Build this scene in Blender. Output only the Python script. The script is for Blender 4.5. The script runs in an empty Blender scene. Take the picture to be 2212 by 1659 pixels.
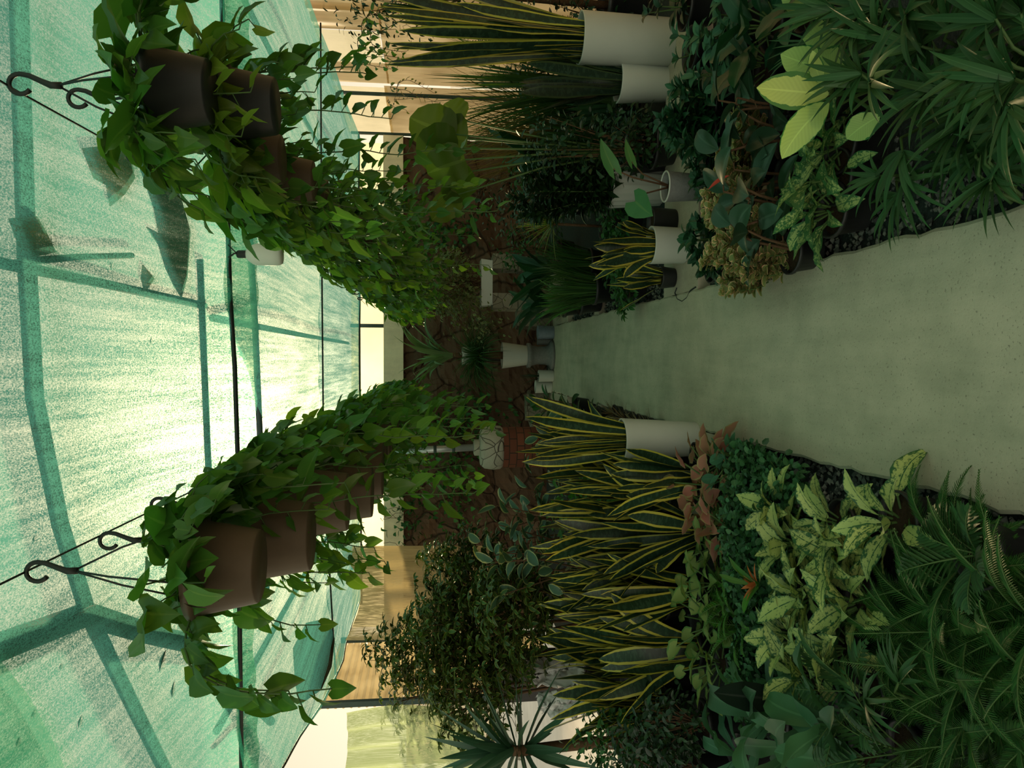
import bpy, math
import numpy as np
from mathutils import Vector, Matrix

sc = bpy.context.scene
COL = sc.collection
PI = math.pi

# ------------------------------------------------------------------ camera
# The photograph lies on its side: image left is up in the world.
CAM_H, FPX = 1.6, 1640.0
PITCH = math.radians(-6.47)
YAW = math.radians(1.9)
fwd = Vector((-math.sin(YAW) * math.cos(PITCH), math.cos(YAW) * math.cos(PITCH), math.sin(PITCH)))
rgt = fwd.cross(Vector((0, 0, 1))).normalized()
upv = rgt.cross(fwd).normalized()
cam_data = bpy.data.cameras.new('camera')
cam = bpy.data.objects.new('camera', cam_data)
COL.objects.link(cam)
cx, cy, cz = -upv, rgt, -fwd
cam.matrix_world = Matrix(((cx.x, cy.x, cz.x, 0), (cx.y, cy.y, cz.y, 0), (cx.z, cy.z, cz.z, CAM_H), (0, 0, 0, 1)))
cam_data.sensor_fit = 'HORIZONTAL'
cam_data.sensor_width = 36
cam_data.lens = 36 * FPX / 2212
cam_data.clip_start = 0.05
cam_data.clip_end = 300
sc.camera = cam

# ------------------------------------------------------------------ exposure, sky, sun
sc.view_settings.view_transform = 'Standard'
sc.view_settings.look = 'None'
sc.view_settings.gamma = 1
sc.view_settings.use_curve_mapping = False
sc.view_settings.exposure = 0.22
SUN_DIR = (fwd * FPX + rgt * (1659 - 985 - 829.5) - upv * (535 - 1106)).normalized()
w = bpy.data.worlds.new('sky')
sc.world = w
w.use_nodes = True
nt = w.node_tree
nt.nodes.clear()


def wn(t, **k):
    n = nt.nodes.new(t)
    for a, b in k.items():
        setattr(n, a, b)
    return n


def wmath(op, a, b=None):
    n = wn('ShaderNodeMath', operation=op)
    for i, s in enumerate((a, b)):
        if s is None:
            continue
        if isinstance(s, (int, float)):
            n.inputs[i].default_value = s
        else:
            nt.links.new(s, n.inputs[i])
    return n.outputs[0]


tc = wn('ShaderNodeTexCoord')
dot = wn('ShaderNodeVectorMath', operation='DOT_PRODUCT')
nt.links.new(tc.outputs['Generated'], dot.inputs[0])
dot.inputs[1].default_value = SUN_DIR
dpos = wmath('MAXIMUM', dot.outputs['Value'], 0.0)
sep = wn('ShaderNodeSeparateXYZ')
nt.links.new(tc.outputs['Generated'], sep.inputs[0])
ramp = wn('ShaderNodeValToRGB')
nt.links.new(sep.outputs['Z'], ramp.inputs[0])
ramp.color_ramp.elements[0].position = 0.0
ramp.color_ramp.elements[0].color = (1.9, 1.62, 1.18, 1)
ramp.color_ramp.elements[1].position = 0.75
ramp.color_ramp.elements[1].color = (0.66, 0.78, 0.74, 1)
e = ramp.color_ramp.elements.new(0.25)
e.color = (0.95, 0.95, 0.76, 1)
bg1 = wn('ShaderNodeBackground')
nt.links.new(ramp.outputs[0], bg1.inputs[0])
bg1.inputs[1].default_value = 0.47
bg2 = wn('ShaderNodeBackground')
bg2.inputs[0].default_value = (1.0, 0.80, 0.48, 1)
glow = wmath('ADD', wmath('MULTIPLY', wmath('POWER', dpos, 14.0), 0.62), wmath('MULTIPLY', wmath('POWER', dpos, 120.0), 5.0))
nt.links.new(glow, bg2.inputs[1])
# fill glow added to the unseen sky behind the camera, brightens the interior
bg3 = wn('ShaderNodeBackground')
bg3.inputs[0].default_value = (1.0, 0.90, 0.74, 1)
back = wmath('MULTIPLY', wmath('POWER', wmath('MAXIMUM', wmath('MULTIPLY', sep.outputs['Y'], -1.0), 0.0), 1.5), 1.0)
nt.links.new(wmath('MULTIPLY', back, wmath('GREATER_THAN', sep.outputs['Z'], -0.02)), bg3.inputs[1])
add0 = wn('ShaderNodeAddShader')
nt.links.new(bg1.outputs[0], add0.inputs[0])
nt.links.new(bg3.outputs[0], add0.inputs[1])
add = wn('ShaderNodeAddShader')
nt.links.new(add0.outputs[0], add.inputs[0])
nt.links.new(bg2.outputs[0], add.inputs[1])
wout = wn('ShaderNodeOutputWorld')
nt.links.new(add.outputs[0], wout.inputs[0])

sun_data = bpy.data.lights.new('sun', 'SUN')
sun_data.energy = 5.0
sun_data.angle = math.radians(2.0)
sun_data.color = (1.0, 0.80, 0.52)
sun = bpy.data.objects.new('sun', sun_data)
COL.objects.link(sun)
sun.rotation_euler = Vector(SUN_DIR).to_track_quat('Z', 'Y').to_euler()
sun.location = (0, 5, 6)


# ------------------------------------------------------------------ pixel -> place
def ray(u, v):
    return fwd * FPX + rgt * (1659 - v - 829.5) - upv * (u - 1106)


def at_y(u, v, y):
    r = ray(u, v)
    p = r * (y / r.y)
    return Vector((p.x, p.y, p.z + CAM_H))


def at_z(u, v, z):
    r = ray(u, v)
    p = r * ((z - CAM_H) / r.z)
    return Vector((p.x, p.y, p.z + CAM_H))


def base(v, y, z=0.0):
    lo, hi = 300.0, 4000.0
    for _ in range(40):
        m = (lo + hi) / 2
        if at_y(m, v, y).z > z:
            lo = m
        else:
            hi = m
    return at_y(lo, v, y)


# ------------------------------------------------------------------ mesh builder
class MB:
    def __init__(self):
        self.v, self.f, self.uv, self.r, self.n = [], [], [], [], 0

    def add(self, v, faces, uv=None, rnd=0.5):
        v = np.asarray(v, float).reshape(-1, 3)
        faces = np.asarray(faces, int)
        self.v.append(v)
        self.f.append(faces + self.n)
        self.uv.append(np.zeros((len(v), 2)) if uv is None else np.asarray(uv, float).reshape(-1, 2))
        self.r.append(np.full(len(v), rnd) if np.isscalar(rnd) else np.asarray(rnd, float))
        self.n += len(v)

    def build(self, name, mat, parent=None, smooth=True):
        me = bpy.data.meshes.new(name)
        if self.n:
            V = np.concatenate(self.v)
            UV = np.concatenate(self.uv)
            R = np.concatenate(self.r)
            tot = np.concatenate([np.full(len(f), f.shape[1]) for f in self.f])
            idx = np.concatenate([f.ravel() for f in self.f])
            me.vertices.add(len(V))
            me.vertices.foreach_set('co', V.ravel())
            me.loops.add(len(idx))
            me.loops.foreach_set('vertex_index', idx.astype(np.int32))
            me.polygons.add(len(tot))
            me.polygons.foreach_set('loop_start', np.concatenate([[0], np.cumsum(tot)[:-1]]).astype(np.int32))
            me.polygons.foreach_set('loop_total', tot.astype(np.int32))
            me.update(calc_edges=True)
            ul = me.uv_layers.new(name='UVMap')
            ul.data.foreach_set('uv', UV[idx].ravel())
            at = me.attributes.new('rnd', 'FLOAT', 'POINT')
            at.data.foreach_set('value', R)
            me.polygons.foreach_set('use_smooth', np.full(len(tot), smooth))
            me.validate()
        me.materials.append(mat)
        o = bpy.data.objects.new(name, me)
        COL.objects.link(o)
        if parent is not None:
            o.parent = parent
        return o


def box(mb, c, s, rz=0.0, taper=1.0):
    x, y, z = (a / 2 for a in s)
    v = np.array([(-x, -y, -z), (x, -y, -z), (x, y, -z), (-x, y, -z), (-x * taper, -y * taper, z), (x * taper, -y * taper, z), (x * taper, y * taper, z), (-x * taper, y * taper, z)])
    if rz:
        ca, sa = math.cos(rz), math.sin(rz)
        v = np.stack([v[:, 0] * ca - v[:, 1] * sa, v[:, 0] * sa + v[:, 1] * ca, v[:, 2]], 1)
    mb.add(v + np.array(c), [(0, 3, 2, 1), (4, 5, 6, 7), (0, 1, 5, 4), (1, 2, 6, 5), (2, 3, 7, 6), (3, 0, 4, 7)])


def tube(mb, pts, r, k=6, cap=True):
    P = np.array([tuple(p) for p in pts], float)
    n = len(P)
    R = np.full(n, r) if np.isscalar(r) else np.asarray(r, float)
    T = np.gradient(P, axis=0)
    T /= np.linalg.norm(T, axis=1)[:, None] + 1e-12
    ref = np.array((0, 0, 1.0)) if abs(T[0, 2]) < 0.9 else np.array((1.0, 0, 0))
    a = np.cross(T[0], ref)
    a /= np.linalg.norm(a)
    A = []
    for i in range(n):
        a = a - T[i] * a.dot(T[i])
        a /= np.linalg.norm(a) + 1e-12
        A.append(a)
    A = np.array(A)
    B = np.cross(T, A)
    ph = np.linspace(0, 2 * PI, k, endpoint=False)
    V = P[:, None, :] + R[:, None, None] * (A[:, None, :] * np.cos(ph)[None, :, None] + B[:, None, :] * np.sin(ph)[None, :, None])
    i, j = np.meshgrid(np.arange(n - 1), np.arange(k), indexing='ij')
    j2 = (j + 1) % k
    F = np.stack([i * k + j, i * k + j2, (i + 1) * k + j2, (i + 1) * k + j], -1).reshape(-1, 4)
    off = mb.n
    mb.add(V.reshape(-1, 3), F)
    if cap:
        mb.f.append(np.array([tuple(range(k - 1, -1, -1))]) + off)
        mb.f.append(np.array([tuple(range((n - 1) * k, n * k))]) + off)


def lathe(mb, prof, seg=28, flute=0, depth=0.0, c=(0, 0, 0)):
    ph = np.linspace(0, 2 * PI, seg, endpoint=False)
    pr = np.array(prof, float)
    m = 1 + depth * np.cos(flute * ph) if flute else np.ones(seg)
    V = np.stack([pr[:, 0][:, None] * m * np.cos(ph), pr[:, 0][:, None] * m * np.sin(ph), np.repeat(pr[:, 1][:, None], seg, 1)], -1)
    n = len(pr)
    i, j = np.meshgrid(np.arange(n - 1), np.arange(seg), indexing='ij')
    j2 = (j + 1) % seg
    F = np.stack([i * seg + j, i * seg + j2, (i + 1) * seg + j2, (i + 1) * seg + j], -1).reshape(-1, 4)
    mb.add(V.reshape(-1, 3) + np.array(c), F, np.stack([np.tile(ph / (2 * PI), n), np.repeat(pr[:, 1], seg)], -1))


def sheet(mb, G, uv=None):
    """G: (n, m, 3) grid."""
    n, m, _ = G.shape
    i, j = np.meshgrid(np.arange(n - 1), np.arange(m - 1), indexing='ij')
    F = np.stack([i * m + j, i * m + j + 1, (i + 1) * m + j + 1, (i + 1) * m + j], -1).reshape(-1, 4)
    if uv is None:
        a, b = np.meshgrid(np.linspace(0, 1, n), np.linspace(0, 1, m), indexing='ij')
        uv = np.stack([a, b], -1)
    mb.add(G.reshape(-1, 3), F, uv.reshape(-1, 2))


# ------------------------------------------------------------------ leaves
PROF = {
    'strap': lambda t: np.interp(t, [0, .15, .55, .8, .93, 1], [.45, .62, 1, .85, .42, .03]),
    'grass': lambda t: np.interp(t, [0, .3, .7, 1], [.7, 1, .7, .03]),
    'lance': lambda t: np.interp(t, [0, .12, .4, .7, .9, 1], [.10, .55, 1, .72, .28, .02]),
    'oval': lambda t: np.interp(t, [0, .1, .3, .55, .8, .93, 1], [.08, .5, .92, 1, .7, .33, .02]),
    'heart': lambda t: np.interp(t, [0, .08, .25, .5, .75, .9, 1], [.5, .85, 1, .82, .45, .18, .02]),
    'paddle': lambda t: np.interp(t, [0, .2, .55, .8, .93, 1], [.18, .5, 1, .9, .5, .04]),
    'spike': lambda t: np.interp(t, [0, .1, .4, .8, 1], [.7, .8, 1, .45, .02]),
    'round': lambda t: np.interp(t, [0, .06, .25, .5, .75, .92, 1], [.3, .75, 1, 1, .85, .5, .05]),
}


def leaves(mb, P, az, el, droop, L, W, prof='lance', n=6, cols=3, fold=0.12, roll=0.0, twist=0.0, lobe=0.0, wave=0.0, rg=None, dpow=1.2):
    """Many leaves at once. P (N,3) foot points; az, el angles; droop the bend along the leaf; L length; W full width."""
    P = np.asarray(P, float).reshape(-1, 3)
    N = len(P)
    if N == 0:
        return
    bc = lambda a: np.broadcast_to(np.asarray(a, float), (N,)).copy()
    az, el, droop, L, W, roll, twist = map(bc, (az, el, droop, L, W, roll, twist))
    t = np.linspace(0, 1, n + 1)
    th = el[:, None] - droop[:, None] * t[None, :] ** dpow
    h = np.stack([np.cos(az), np.sin(az), 0 * az], -1)
    s = np.stack([-np.sin(az), np.cos(az), 0 * az], -1)
    z = np.array((0, 0, 1.0))
    T = h[:, None, :] * np.cos(th)[..., None] + z * np.sin(th)[..., None]
    Nn = -h[:, None, :] * np.sin(th)[..., None] + z * np.cos(th)[..., None]
    C = np.concatenate([np.zeros((N, 1, 3)), np.cumsum((T[:, :-1] + T[:, 1:]) / 2, 1)], 1) * (L / n)[:, None, None] + P[:, None, :]
    rl = roll[:, None] + twist[:, None] * t[None, :]
    S = s[:, None, :] * np.cos(rl)[..., None] + Nn * np.sin(rl)[..., None]
    M = -s[:, None, :] * np.sin(rl)[..., None] + Nn * np.cos(rl)[..., None]
    xs = np.linspace(-1, 1, cols)
    wd = PROF[prof](t)[None, :] * W[:, None] / 2
    rnd = (rg.random(N) if rg is not None else np.full(N, .5))
    V = C[:, :, None, :] + S[:, :, None, :] * (wd[:, :, None] * xs)[..., None]
    V = V + M[:, :, None, :] * (fold * wd[:, :, None] * 2 * np.abs(xs) ** 1.3)[..., None]
    if lobe:
        back = lobe * L[:, None] * (1 - t[None, :]) ** 4
        V = V - T[:, :, None, :] * (back[:, :, None] * np.abs(xs))[..., None]
    if wave:
        ph = rnd[:, None] * 20 + t[None, :] * 14
        V = V + M[:, :, None, :] * (wave * wd[:, :, None] * np.abs(xs) * np.sin(ph)[:, :, None] * 2)[..., None]
    m = cols
    i, j = np.meshgrid(np.arange(n), np.arange(m - 1), indexing='ij')
    f = np.stack([i * m + j, i * m + j + 1, (i + 1) * m + j + 1, (i + 1) * m + j], -1).reshape(-1, 4)
    F = (f[None] + (np.arange(N) * (n + 1) * m)[:, None, None]).reshape(-1, 4)
    uv = np.stack(np.broadcast_arrays(((xs + 1) / 2)[None, :], t[:, None]), -1).reshape(-1, 2)
    mb.add(V.reshape(-1, 3), F, np.tile(uv, (N, 1)), np.repeat(rnd, (n + 1) * m))
    return C[:, -1]


def leaf_at(mb, origin, a, b, W, prof='oval', droop=.15, face=0.0, n=12, cols=7, fold=.07, lobe=0.0, wave=.03, seed=1):
    """One large leaf from the photograph's point a to b = (u, v, y), its face turned to the path."""
    A, B = at_y(*a), at_y(*b)
    d = B - A
    L = d.length
    az = math.atan2(d.y, d.x)
    el = math.asin(d.z / L) + droop * .45
    s = Vector((-math.sin(az), math.cos(az), 0))
    h = Vector((math.cos(az), math.sin(az), 0))
    nn = -h * math.sin(el) + Vector((0, 0, 1)) * math.cos(el)
    c = Vector((0, 0, CAM_H)) - A
    roll = math.atan2(-s.dot(c), nn.dot(c)) + face
    leaves(mb, [tuple(A - origin)], az, el, droop, L * 1.02, W, prof, n, cols, fold, roll, 0, lobe, wave, np.random.default_rng(seed))
    return A - origin


# ------------------------------------------------------------------ materials
def new_mat(name):
    m = bpy.data.materials.new(name)
    m.use_nodes = True
    m.node_tree.nodes.clear()
    return m, m.node_tree


class NT:
    def __init__(self, name):
        self.m, self.t = new_mat(name)
        self.out = self.n('ShaderNodeOutputMaterial')

    def n(self, typ, **k):
        x = self.t.nodes.new(typ)
        for a, b in k.items():
            setattr(x, a, b)
        return x

    def link(self, a, b):
        self.t.links.new(a, b)

    def math(self, op, a, b=None, clamp=False):
        x = self.n('ShaderNodeMath', operation=op, use_clamp=clamp)
        for i, s in enumerate((a, b)):
            if s is None:
                continue
            if isinstance(s, (int, float)):
                x.inputs[i].default_value = s
            else:
                self.link(s, x.inputs[i])
        return x.outputs[0]

    def mix(self, fac, a, b, blend='MIX'):
        x = self.n('ShaderNodeMix', data_type='RGBA', blend_type=blend)
        for s, i in ((fac, 0), (a, 6), (b, 7)):
            if isinstance(s, (int, float)):
                x.inputs[i].default_value = s
            elif isinstance(s, tuple):
                x.inputs[i].default_value = (*s, 1)
            else:
                self.link(s, x.inputs[i])
        return x.outputs[2]

    def noise(self, vec, scale, detail=3, rough=.55):
        x = self.n('ShaderNodeTexNoise')
        x.inputs['Scale'].default_value = scale
        x.inputs['Detail'].default_value = detail
        x.inputs['Roughness'].default_value = rough
        if vec is not None:
            self.link(vec, x.inputs['Vector'])
        return x.outputs['Fac']

    def mapping(self, vec, scale, rot=(0, 0, 0)):
        x = self.n('ShaderNodeMapping')
        x.inputs['Scale'].default_value = scale
        x.inputs['Rotation'].default_value = rot
        self.link(vec, x.inputs['Vector'])
        return x.outputs[0]

    def coord(self, kind='Object'):
        return self.n('ShaderNodeTexCoord').outputs[kind]

    def ramp(self, fac, stops):
        x = self.n('ShaderNodeValToRGB')
        cr = x.color_ramp
        while len(cr.elements) < len(stops):
            cr.elements.new(0.5)
        for el, (p, c) in zip(cr.elements, stops):
            el.position = p
            el.color = (*c, 1) if len(c) == 3 else c
        self.link(fac, x.inputs[0])
        return x.outputs[0]

    def bsdf(self, color, rough=.6, spec=.3, metal=0.0):
        x = self.n('ShaderNodeBsdfPrincipled')
        if isinstance(color, tuple):
            x.inputs['Base Color'].default_value = (*color, 1)
        else:
            self.link(color, x.inputs['Base Color'])
        x.inputs['Roughness'].default_value = rough
        x.inputs['Specular IOR Level'].default_value = spec
        x.inputs['Metallic'].default_value = metal
        return x

    def bump(self, b, h, strength=.3, dist=.01):
        x = self.n('ShaderNodeBump')
        x.inputs['Strength'].default_value = strength
        x.inputs['Distance'].default_value = dist
        self.link(h, x.inputs['Height'])
        self.link(x.outputs[0], b.inputs['Normal'])

    def done(self, shader):
        self.link(shader, self.out.inputs[0])
        return self.m

    def mixsh(self, fac, a, b):
        x = self.n('ShaderNodeMixShader')
        if isinstance(fac, (int, float)):
            x.inputs[0].default_value = fac
        else:
            self.link(fac, x.inputs[0])
        self.link(a, x.inputs[1])
        self.link(b, x.inputs[2])
        return x.outputs[0]


def leaf_mat(name, c1, c2=None, mode='plain', trans=.3, rough=.42, spec=.35, var=.5, lim0=.40):
    k = NT(name)
    sp = k.n('ShaderNodeSeparateXYZ')
    k.link(k.coord('UV'), sp.inputs[0])
    x, t = sp.outputs[0], sp.outputs[1]
    e = k.math('MULTIPLY', k.math('ABSOLUTE', k.math('SUBTRACT', x, .5)), 2.0)
    at = k.n('ShaderNodeAttribute', attribute_name='rnd')
    rnd = at.outputs['Fac']
    c2 = c2 or tuple(min(1, a * 1.5 + .02) for a in c1)
    if mode == 'plain':
        f = k.math('MULTIPLY', k.math('LESS_THAN', e, .08), .6)
        col = k.mix(f, c1, c2)
    elif mode == 'margin':                      # dark cross bands, bright edge
        wv = k.noise(k.mapping(k.coord('UV'), (1.5, 26, 1)), 1.0, 2)
        mid = k.mix(k.math('MULTIPLY', k.math('GREATER_THAN', wv, .55), .6), c1, tuple(a * 1.9 + .008 for a in c1))
        col = k.mix(k.math('GREATER_THAN', k.math('ADD', e, k.math('MULTIPLY', k.noise(k.coord('Object'), 30), .12)), .74), mid, c2)
    elif mode == 'pale_edge':
        nz = k.noise(k.coord('Object'), 26)
        col = k.mix(k.math('GREATER_THAN', k.math('ADD', e, k.math('MULTIPLY', nz, .5)), 1.02), c1, c2)
    elif mode == 'center':                      # pale blade, green rim and veins
        ve = k.n('ShaderNodeTexWave', wave_type='BANDS', bands_direction='Y')
        cb = k.n('ShaderNodeCombineXYZ')
        k.link(k.math('SUBTRACT', t, k.math('MULTIPLY', e, .22)), cb.inputs[1])
        k.link(cb.outputs[0], ve.inputs['Vector'])
        ve.inputs['Scale'].default_value = 4.5
        ve.inputs['Distortion'].default_value = .4
        pale = k.mix(k.math('MULTIPLY', ve.outputs['Fac'], .22), c2, tuple(a * .62 for a in c2))
        pale = k.mix(k.math('LESS_THAN', e, .05), pale, tuple(min(1, a * 1.2) for a in c2))
        nz = k.noise(k.coord('Object'), 30)
        lim = k.math('ADD', k.math('MULTIPLY', rnd, .2), .76)
        f = k.math('GREATER_THAN', k.math('ADD', e, k.math('MULTIPLY', k.math('SUBTRACT', nz, .5), .5)), lim)
        col = k.mix(f, pale, c1)
    elif mode == 'mottle':                      # splashed blade, dark midrib
        nz = k.noise(k.mapping(k.coord('UV'), (5, 9, 1)), 1.6, 4, .7)
        nz2 = k.noise(k.coord('Object'), 45, 3, .7)
        s = k.math('ADD', k.math('MULTIPLY', nz, .55), k.math('MULTIPLY', nz2, .45))
        s = k.math('SUBTRACT', s, k.math('MULTIPLY', k.math('POWER', e, 4.0), .16))
        s = k.math('SUBTRACT', s, k.math('MULTIPLY', k.math('LESS_THAN', e, .055), .14))
        s = k.math('ADD', s, k.math('MULTIPLY', k.math('SUBTRACT', rnd, .5), .08))
        col = k.ramp(s, [(lim0, c1), (lim0 + .07, c2)])
    else:
        raise ValueError(mode)
    hs = k.n('ShaderNodeHueSaturation')
    k.link(k.math('ADD', k.math('MULTIPLY', rnd, .035), .4825), hs.inputs['Hue'])
    k.link(k.math('ADD', k.math('MULTIPLY', k.math('FRACT', k.math('MULTIPLY', rnd, 7.3)), var), 1 - var / 2), hs.inputs['Value'])
    k.link(col, hs.inputs['Color'])
    b = k.bsdf(hs.outputs[0], rough, spec)
    tr = k.n('ShaderNodeBsdfTranslucent')
    k.link(k.mix(1.0, hs.outputs[0], (1.25, 1.2, .55), 'MULTIPLY'), tr.inputs[0])
    return k.done(k.mixsh(trans, b.outputs[0], tr.outputs[0]))


def plain_mat(name, c, rough=.6, spec=.3, metal=0, nscale=30, namt=.25, bump=0):
    k = NT(name)
    nz = k.noise(k.coord('Object'), nscale, 4)
    col = k.mix(nz, tuple(a * (1 - namt) for a in c), tuple(min(1, a * (1 + namt)) for a in c))
    b = k.bsdf(col, rough, spec, metal)
    if bump:
        k.bump(b, nz, bump)
    return k.done(b.outputs[0])


M = {}
# leaves
M['snake'] = leaf_mat('snake_leaf', (.010, .030, .014), (.36, .34, .045), 'margin', .10, .38, .4, .5)
M['snake_dark'] = leaf_mat('dark_snake_leaf', (.010, .028, .016), (.030, .060, .020), 'margin', .08, .4, .4)
M['pothos'] = leaf_mat('pothos_leaf', (.065, .17, .026), (.12, .23, .045), 'plain', .46, .3, .5, .8)
M['pothos_lime'] = leaf_mat('lime_pothos_leaf', (.11, .22, .024), (.17, .28, .05), 'plain', .5, .35, .5, .8)
M['dracaena'] = leaf_mat('dracaena_leaf', (.012, .060, .022), None, 'plain', .18, .33, .5, .6)
M['dark_bush'] = leaf_mat('dark_bush_leaf', (.012, .036, .010), None, 'plain', .15, .35, .5, .9)
M['aglaonema'] = leaf_mat('aglaonema_leaf', (.03, .10, .035), (.36, .43, .14), 'mottle', .22, .45, .3, .35)
M['dieff'] = leaf_mat('dieffenbachia_leaf', (.03, .13, .025), (.29, .41, .12), 'center', .28, .45, .3, .25)
M['dieff_mottle'] = leaf_mat('mottled_dieffenbachia_leaf', (.03, .12, .035), (.32, .40, .14), 'mottle', .25, .45, .3, .4, .465)
M['bush'] = leaf_mat('small_green_leaf', (.028, .105, .022), None, 'plain', .3, .42, .35, .9)
M['cushion'] = leaf_mat('cushion_leaf', (.034, .115, .042), None, 'plain', .25, .45, .35, .9)
M['bush_bright'] = leaf_mat('bright_green_leaf', (.055, .18, .035), None, 'plain', .35, .42, .35, .7)
M['blue_green'] = leaf_mat('blue_green_leaf', (.045, .14, .075), None, 'plain', .25, .5, .3, .5)
M['fern'] = leaf_mat('fern_leaf', (.055, .16, .02), None, 'plain', .35, .5, .25, .6)
M['feather'] = leaf_mat('feathery_leaf', (.028, .095, .016), None, 'plain', .3, .5, .25, .7)
M['palm'] = leaf_mat('palm_leaf', (.030, .084, .024), None, 'plain', .28, .42, .35, .6)
M['schefflera'] = leaf_mat('schefflera_leaf', (.04, .09, .018), (.2, .2, .04), 'pale_edge', .3, .38, .45, .9)
M['yucca'] = leaf_mat('yucca_leaf', (.03, .085, .045), None, 'plain', .15, .4, .4, .4)
M['syng_pink'] = leaf_mat('pink_syngonium_leaf', (.30, .13, .085), (.28, .22, .10), 'pale_edge', .28, .5, .3, .4)
M['syng_green'] = leaf_mat('pale_syngonium_leaf', (.19, .26, .075), (.09, .20, .05), 'pale_edge', .3, .5, .3, .4)
M['rubber'] = leaf_mat('rubber_leaf', (.018, .052, .026), None, 'plain', .10, .3, .55, .5)
M['rubber_shaded'] = leaf_mat('shaded_rubber_leaf', (.006, .014, .009), None, 'plain', .02, .4, .3, .2)  # shade on the leaf's underside is put into this colour
M['rubber_var'] = leaf_mat('variegated_rubber_leaf', (.04, .09, .05), (.24, .27, .12), 'pale_edge', .2, .35, .5, .4)
M['grass'] = leaf_mat('grass_blade', (.030, .085, .018), None, 'plain', .25, .45, .3, .8)
M['grass_dry'] = leaf_mat('dry_grass_blade', (.13, .10, .03), None, 'plain', .3, .6, .2, 1.0)
M['yellow_spike'] = leaf_mat('yellow_striped_blade', (.06, .12, .02), (.42, .36, .08), 'margin', .3, .45, .3, .4)
M['big_leaf'] = leaf_mat('large_fig_leaf', (.075, .12, .016), (.13, .19, .04), 'plain', .55, .45, .3, .4)
M['alocasia'] = leaf_mat('arrow_leaf', (.04, .15, .045), (.09, .2, .06), 'plain', .25, .4, .4, .3)
M['peperomia'] = leaf_mat('peperomia_leaf', (.20, .24, .08), (.62, .40, .23), 'pale_edge', .25, .42, .4, .4)
M['grey_shrub'] = leaf_mat('grey_green_leaf', (.10, .13, .04), (.30, .30, .13), 'pale_edge', .3, .45, .35, .8)
M['nest'] = leaf_mat('broad_strap_leaf', (.04, .12, .05), None, 'plain', .2, .45, .35, .5)
M['tan_tuft'] = leaf_mat('tan_bromeliad_leaf', (.16, .12, .06), None, 'plain', .2, .5, .3, .8)
M['palm_blue'] = leaf_mat('pandan_leaf', (.15, .25, .11), (.22, .3, .12), 'plain', .3, .45, .3, .5)
M['stem'] = plain_mat('green_stem', (.05, .10, .025), .6)
M['bark'] = plain_mat('brown_bark', (.09, .055, .03), .85, .1, 0, 40, .5, .5)
M['red'] = plain_mat('red_sheath', (.35, .035, .02), .5)
# pots and hardware
M['pot_black'] = plain_mat('black_pot_plastic', (.014, .016, .016), .45, .4)
M['pot_brown'] = plain_mat('brown_pot_plastic', (.085, .058, .036), .5, .35, 0, 14, .3)
M['pot_white'] = plain_mat('white_pot_glaze', (.44, .475, .425), .38, .45, 0, 6, .06)
M['pot_grey'] = plain_mat('grey_stone_pot', (.16, .17, .16), .8, .2, 0, 40, .3, .3)
M['pot_blue'] = plain_mat('blue_grey_pot', (.16, .21, .25), .5, .3)
M['soil'] = plain_mat('potting_soil', (.035, .022, .013), .95, .1, 0, 90, .6, .6)
M['wire'] = plain_mat('black_wire', (.008, .012, .012), .5, .4)
M['pipe'] = plain_mat('dull_painted_pipe', (.05, .075, .065), .9, .1)
M['steel'] = plain_mat('galvanised_steel', (.42, .46, .46), .4, .5, .6, 12, .3)
M['bulb'] = plain_mat('bulb_diffuser', (.72, .72, .66), .45, .4, 0, 5, .03)
M['litter'] = plain_mat('brown_litter', (.07, .055, .03), .9, .1, 0, 60, .6)


def brick_mat():
    k = NT('red_brick')
    b = k.n('ShaderNodeTexBrick')
    k.link(k.mapping(k.coord('UV'), (9.0, 8.5, 1)), b.inputs['Vector'])
    b.inputs['Color1'].default_value = (.17, .055, .03, 1)
    b.inputs['Color2'].default_value = (.12, .04, .025, 1)
    b.inputs['Mortar'].default_value = (.035, .025, .018, 1)
    b.inputs['Scale'].default_value = 1.0
    b.inputs['Mortar Size'].default_value = .035
    b.inputs['Brick Width'].default_value = 1.0
    b.inputs['Row Height'].default_value = .62
    s = k.bsdf(b.outputs['Color'], .85, .15)
    k.bump(s, b.outputs['Fac'], -.6)
    return k.done(s.outputs[0])


def stone_mat(name, c1, c2, crack, scale, width=.06, bump=.6):
    k = NT(name)
    co = k.coord('Object')
    nz = k.n('ShaderNodeTexNoise')
    nz.inputs['Scale'].default_value = 3.0
    k.link(co, nz.inputs['Vector'])
    ad = k.n('ShaderNodeVectorMath', operation='MULTIPLY_ADD')
    k.link(nz.outputs['Color'], ad.inputs[0])
    ad.inputs[1].default_value = (.15, .15, .15)
    k.link(co, ad.inputs[2])
    vo = k.n('ShaderNodeTexVoronoi', feature='DISTANCE_TO_EDGE')
    vo.inputs['Scale'].default_value = scale
    k.link(ad.outputs[0], vo.inputs['Vector'])
    vc = k.n('ShaderNodeTexVoronoi', feature='F1')
    vc.inputs['Scale'].default_value = scale
    k.link(ad.outputs[0], vc.inputs['Vector'])
    fine = k.noise(co, 18, 5, .65)
    sepc = k.n('ShaderNodeSeparateColor')
    k.link(vc.outputs['Color'], sepc.inputs[0])
    tone = k.math('ADD', k.math('MULTIPLY', sepc.outputs[0], .6), k.math('MULTIPLY', fine, .5))
    col = k.mix(tone, c1, c2)
    edge = k.math('DIVIDE', vo.outputs['Distance'], width, True)
    col = k.mix(edge, crack, col)
    b = k.bsdf(col, .9, .15)
    k.bump(b, k.math('ADD', edge, k.math('MULTIPLY', fine, .6)), bump, .03)
    return k.done(b.outputs[0])


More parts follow.
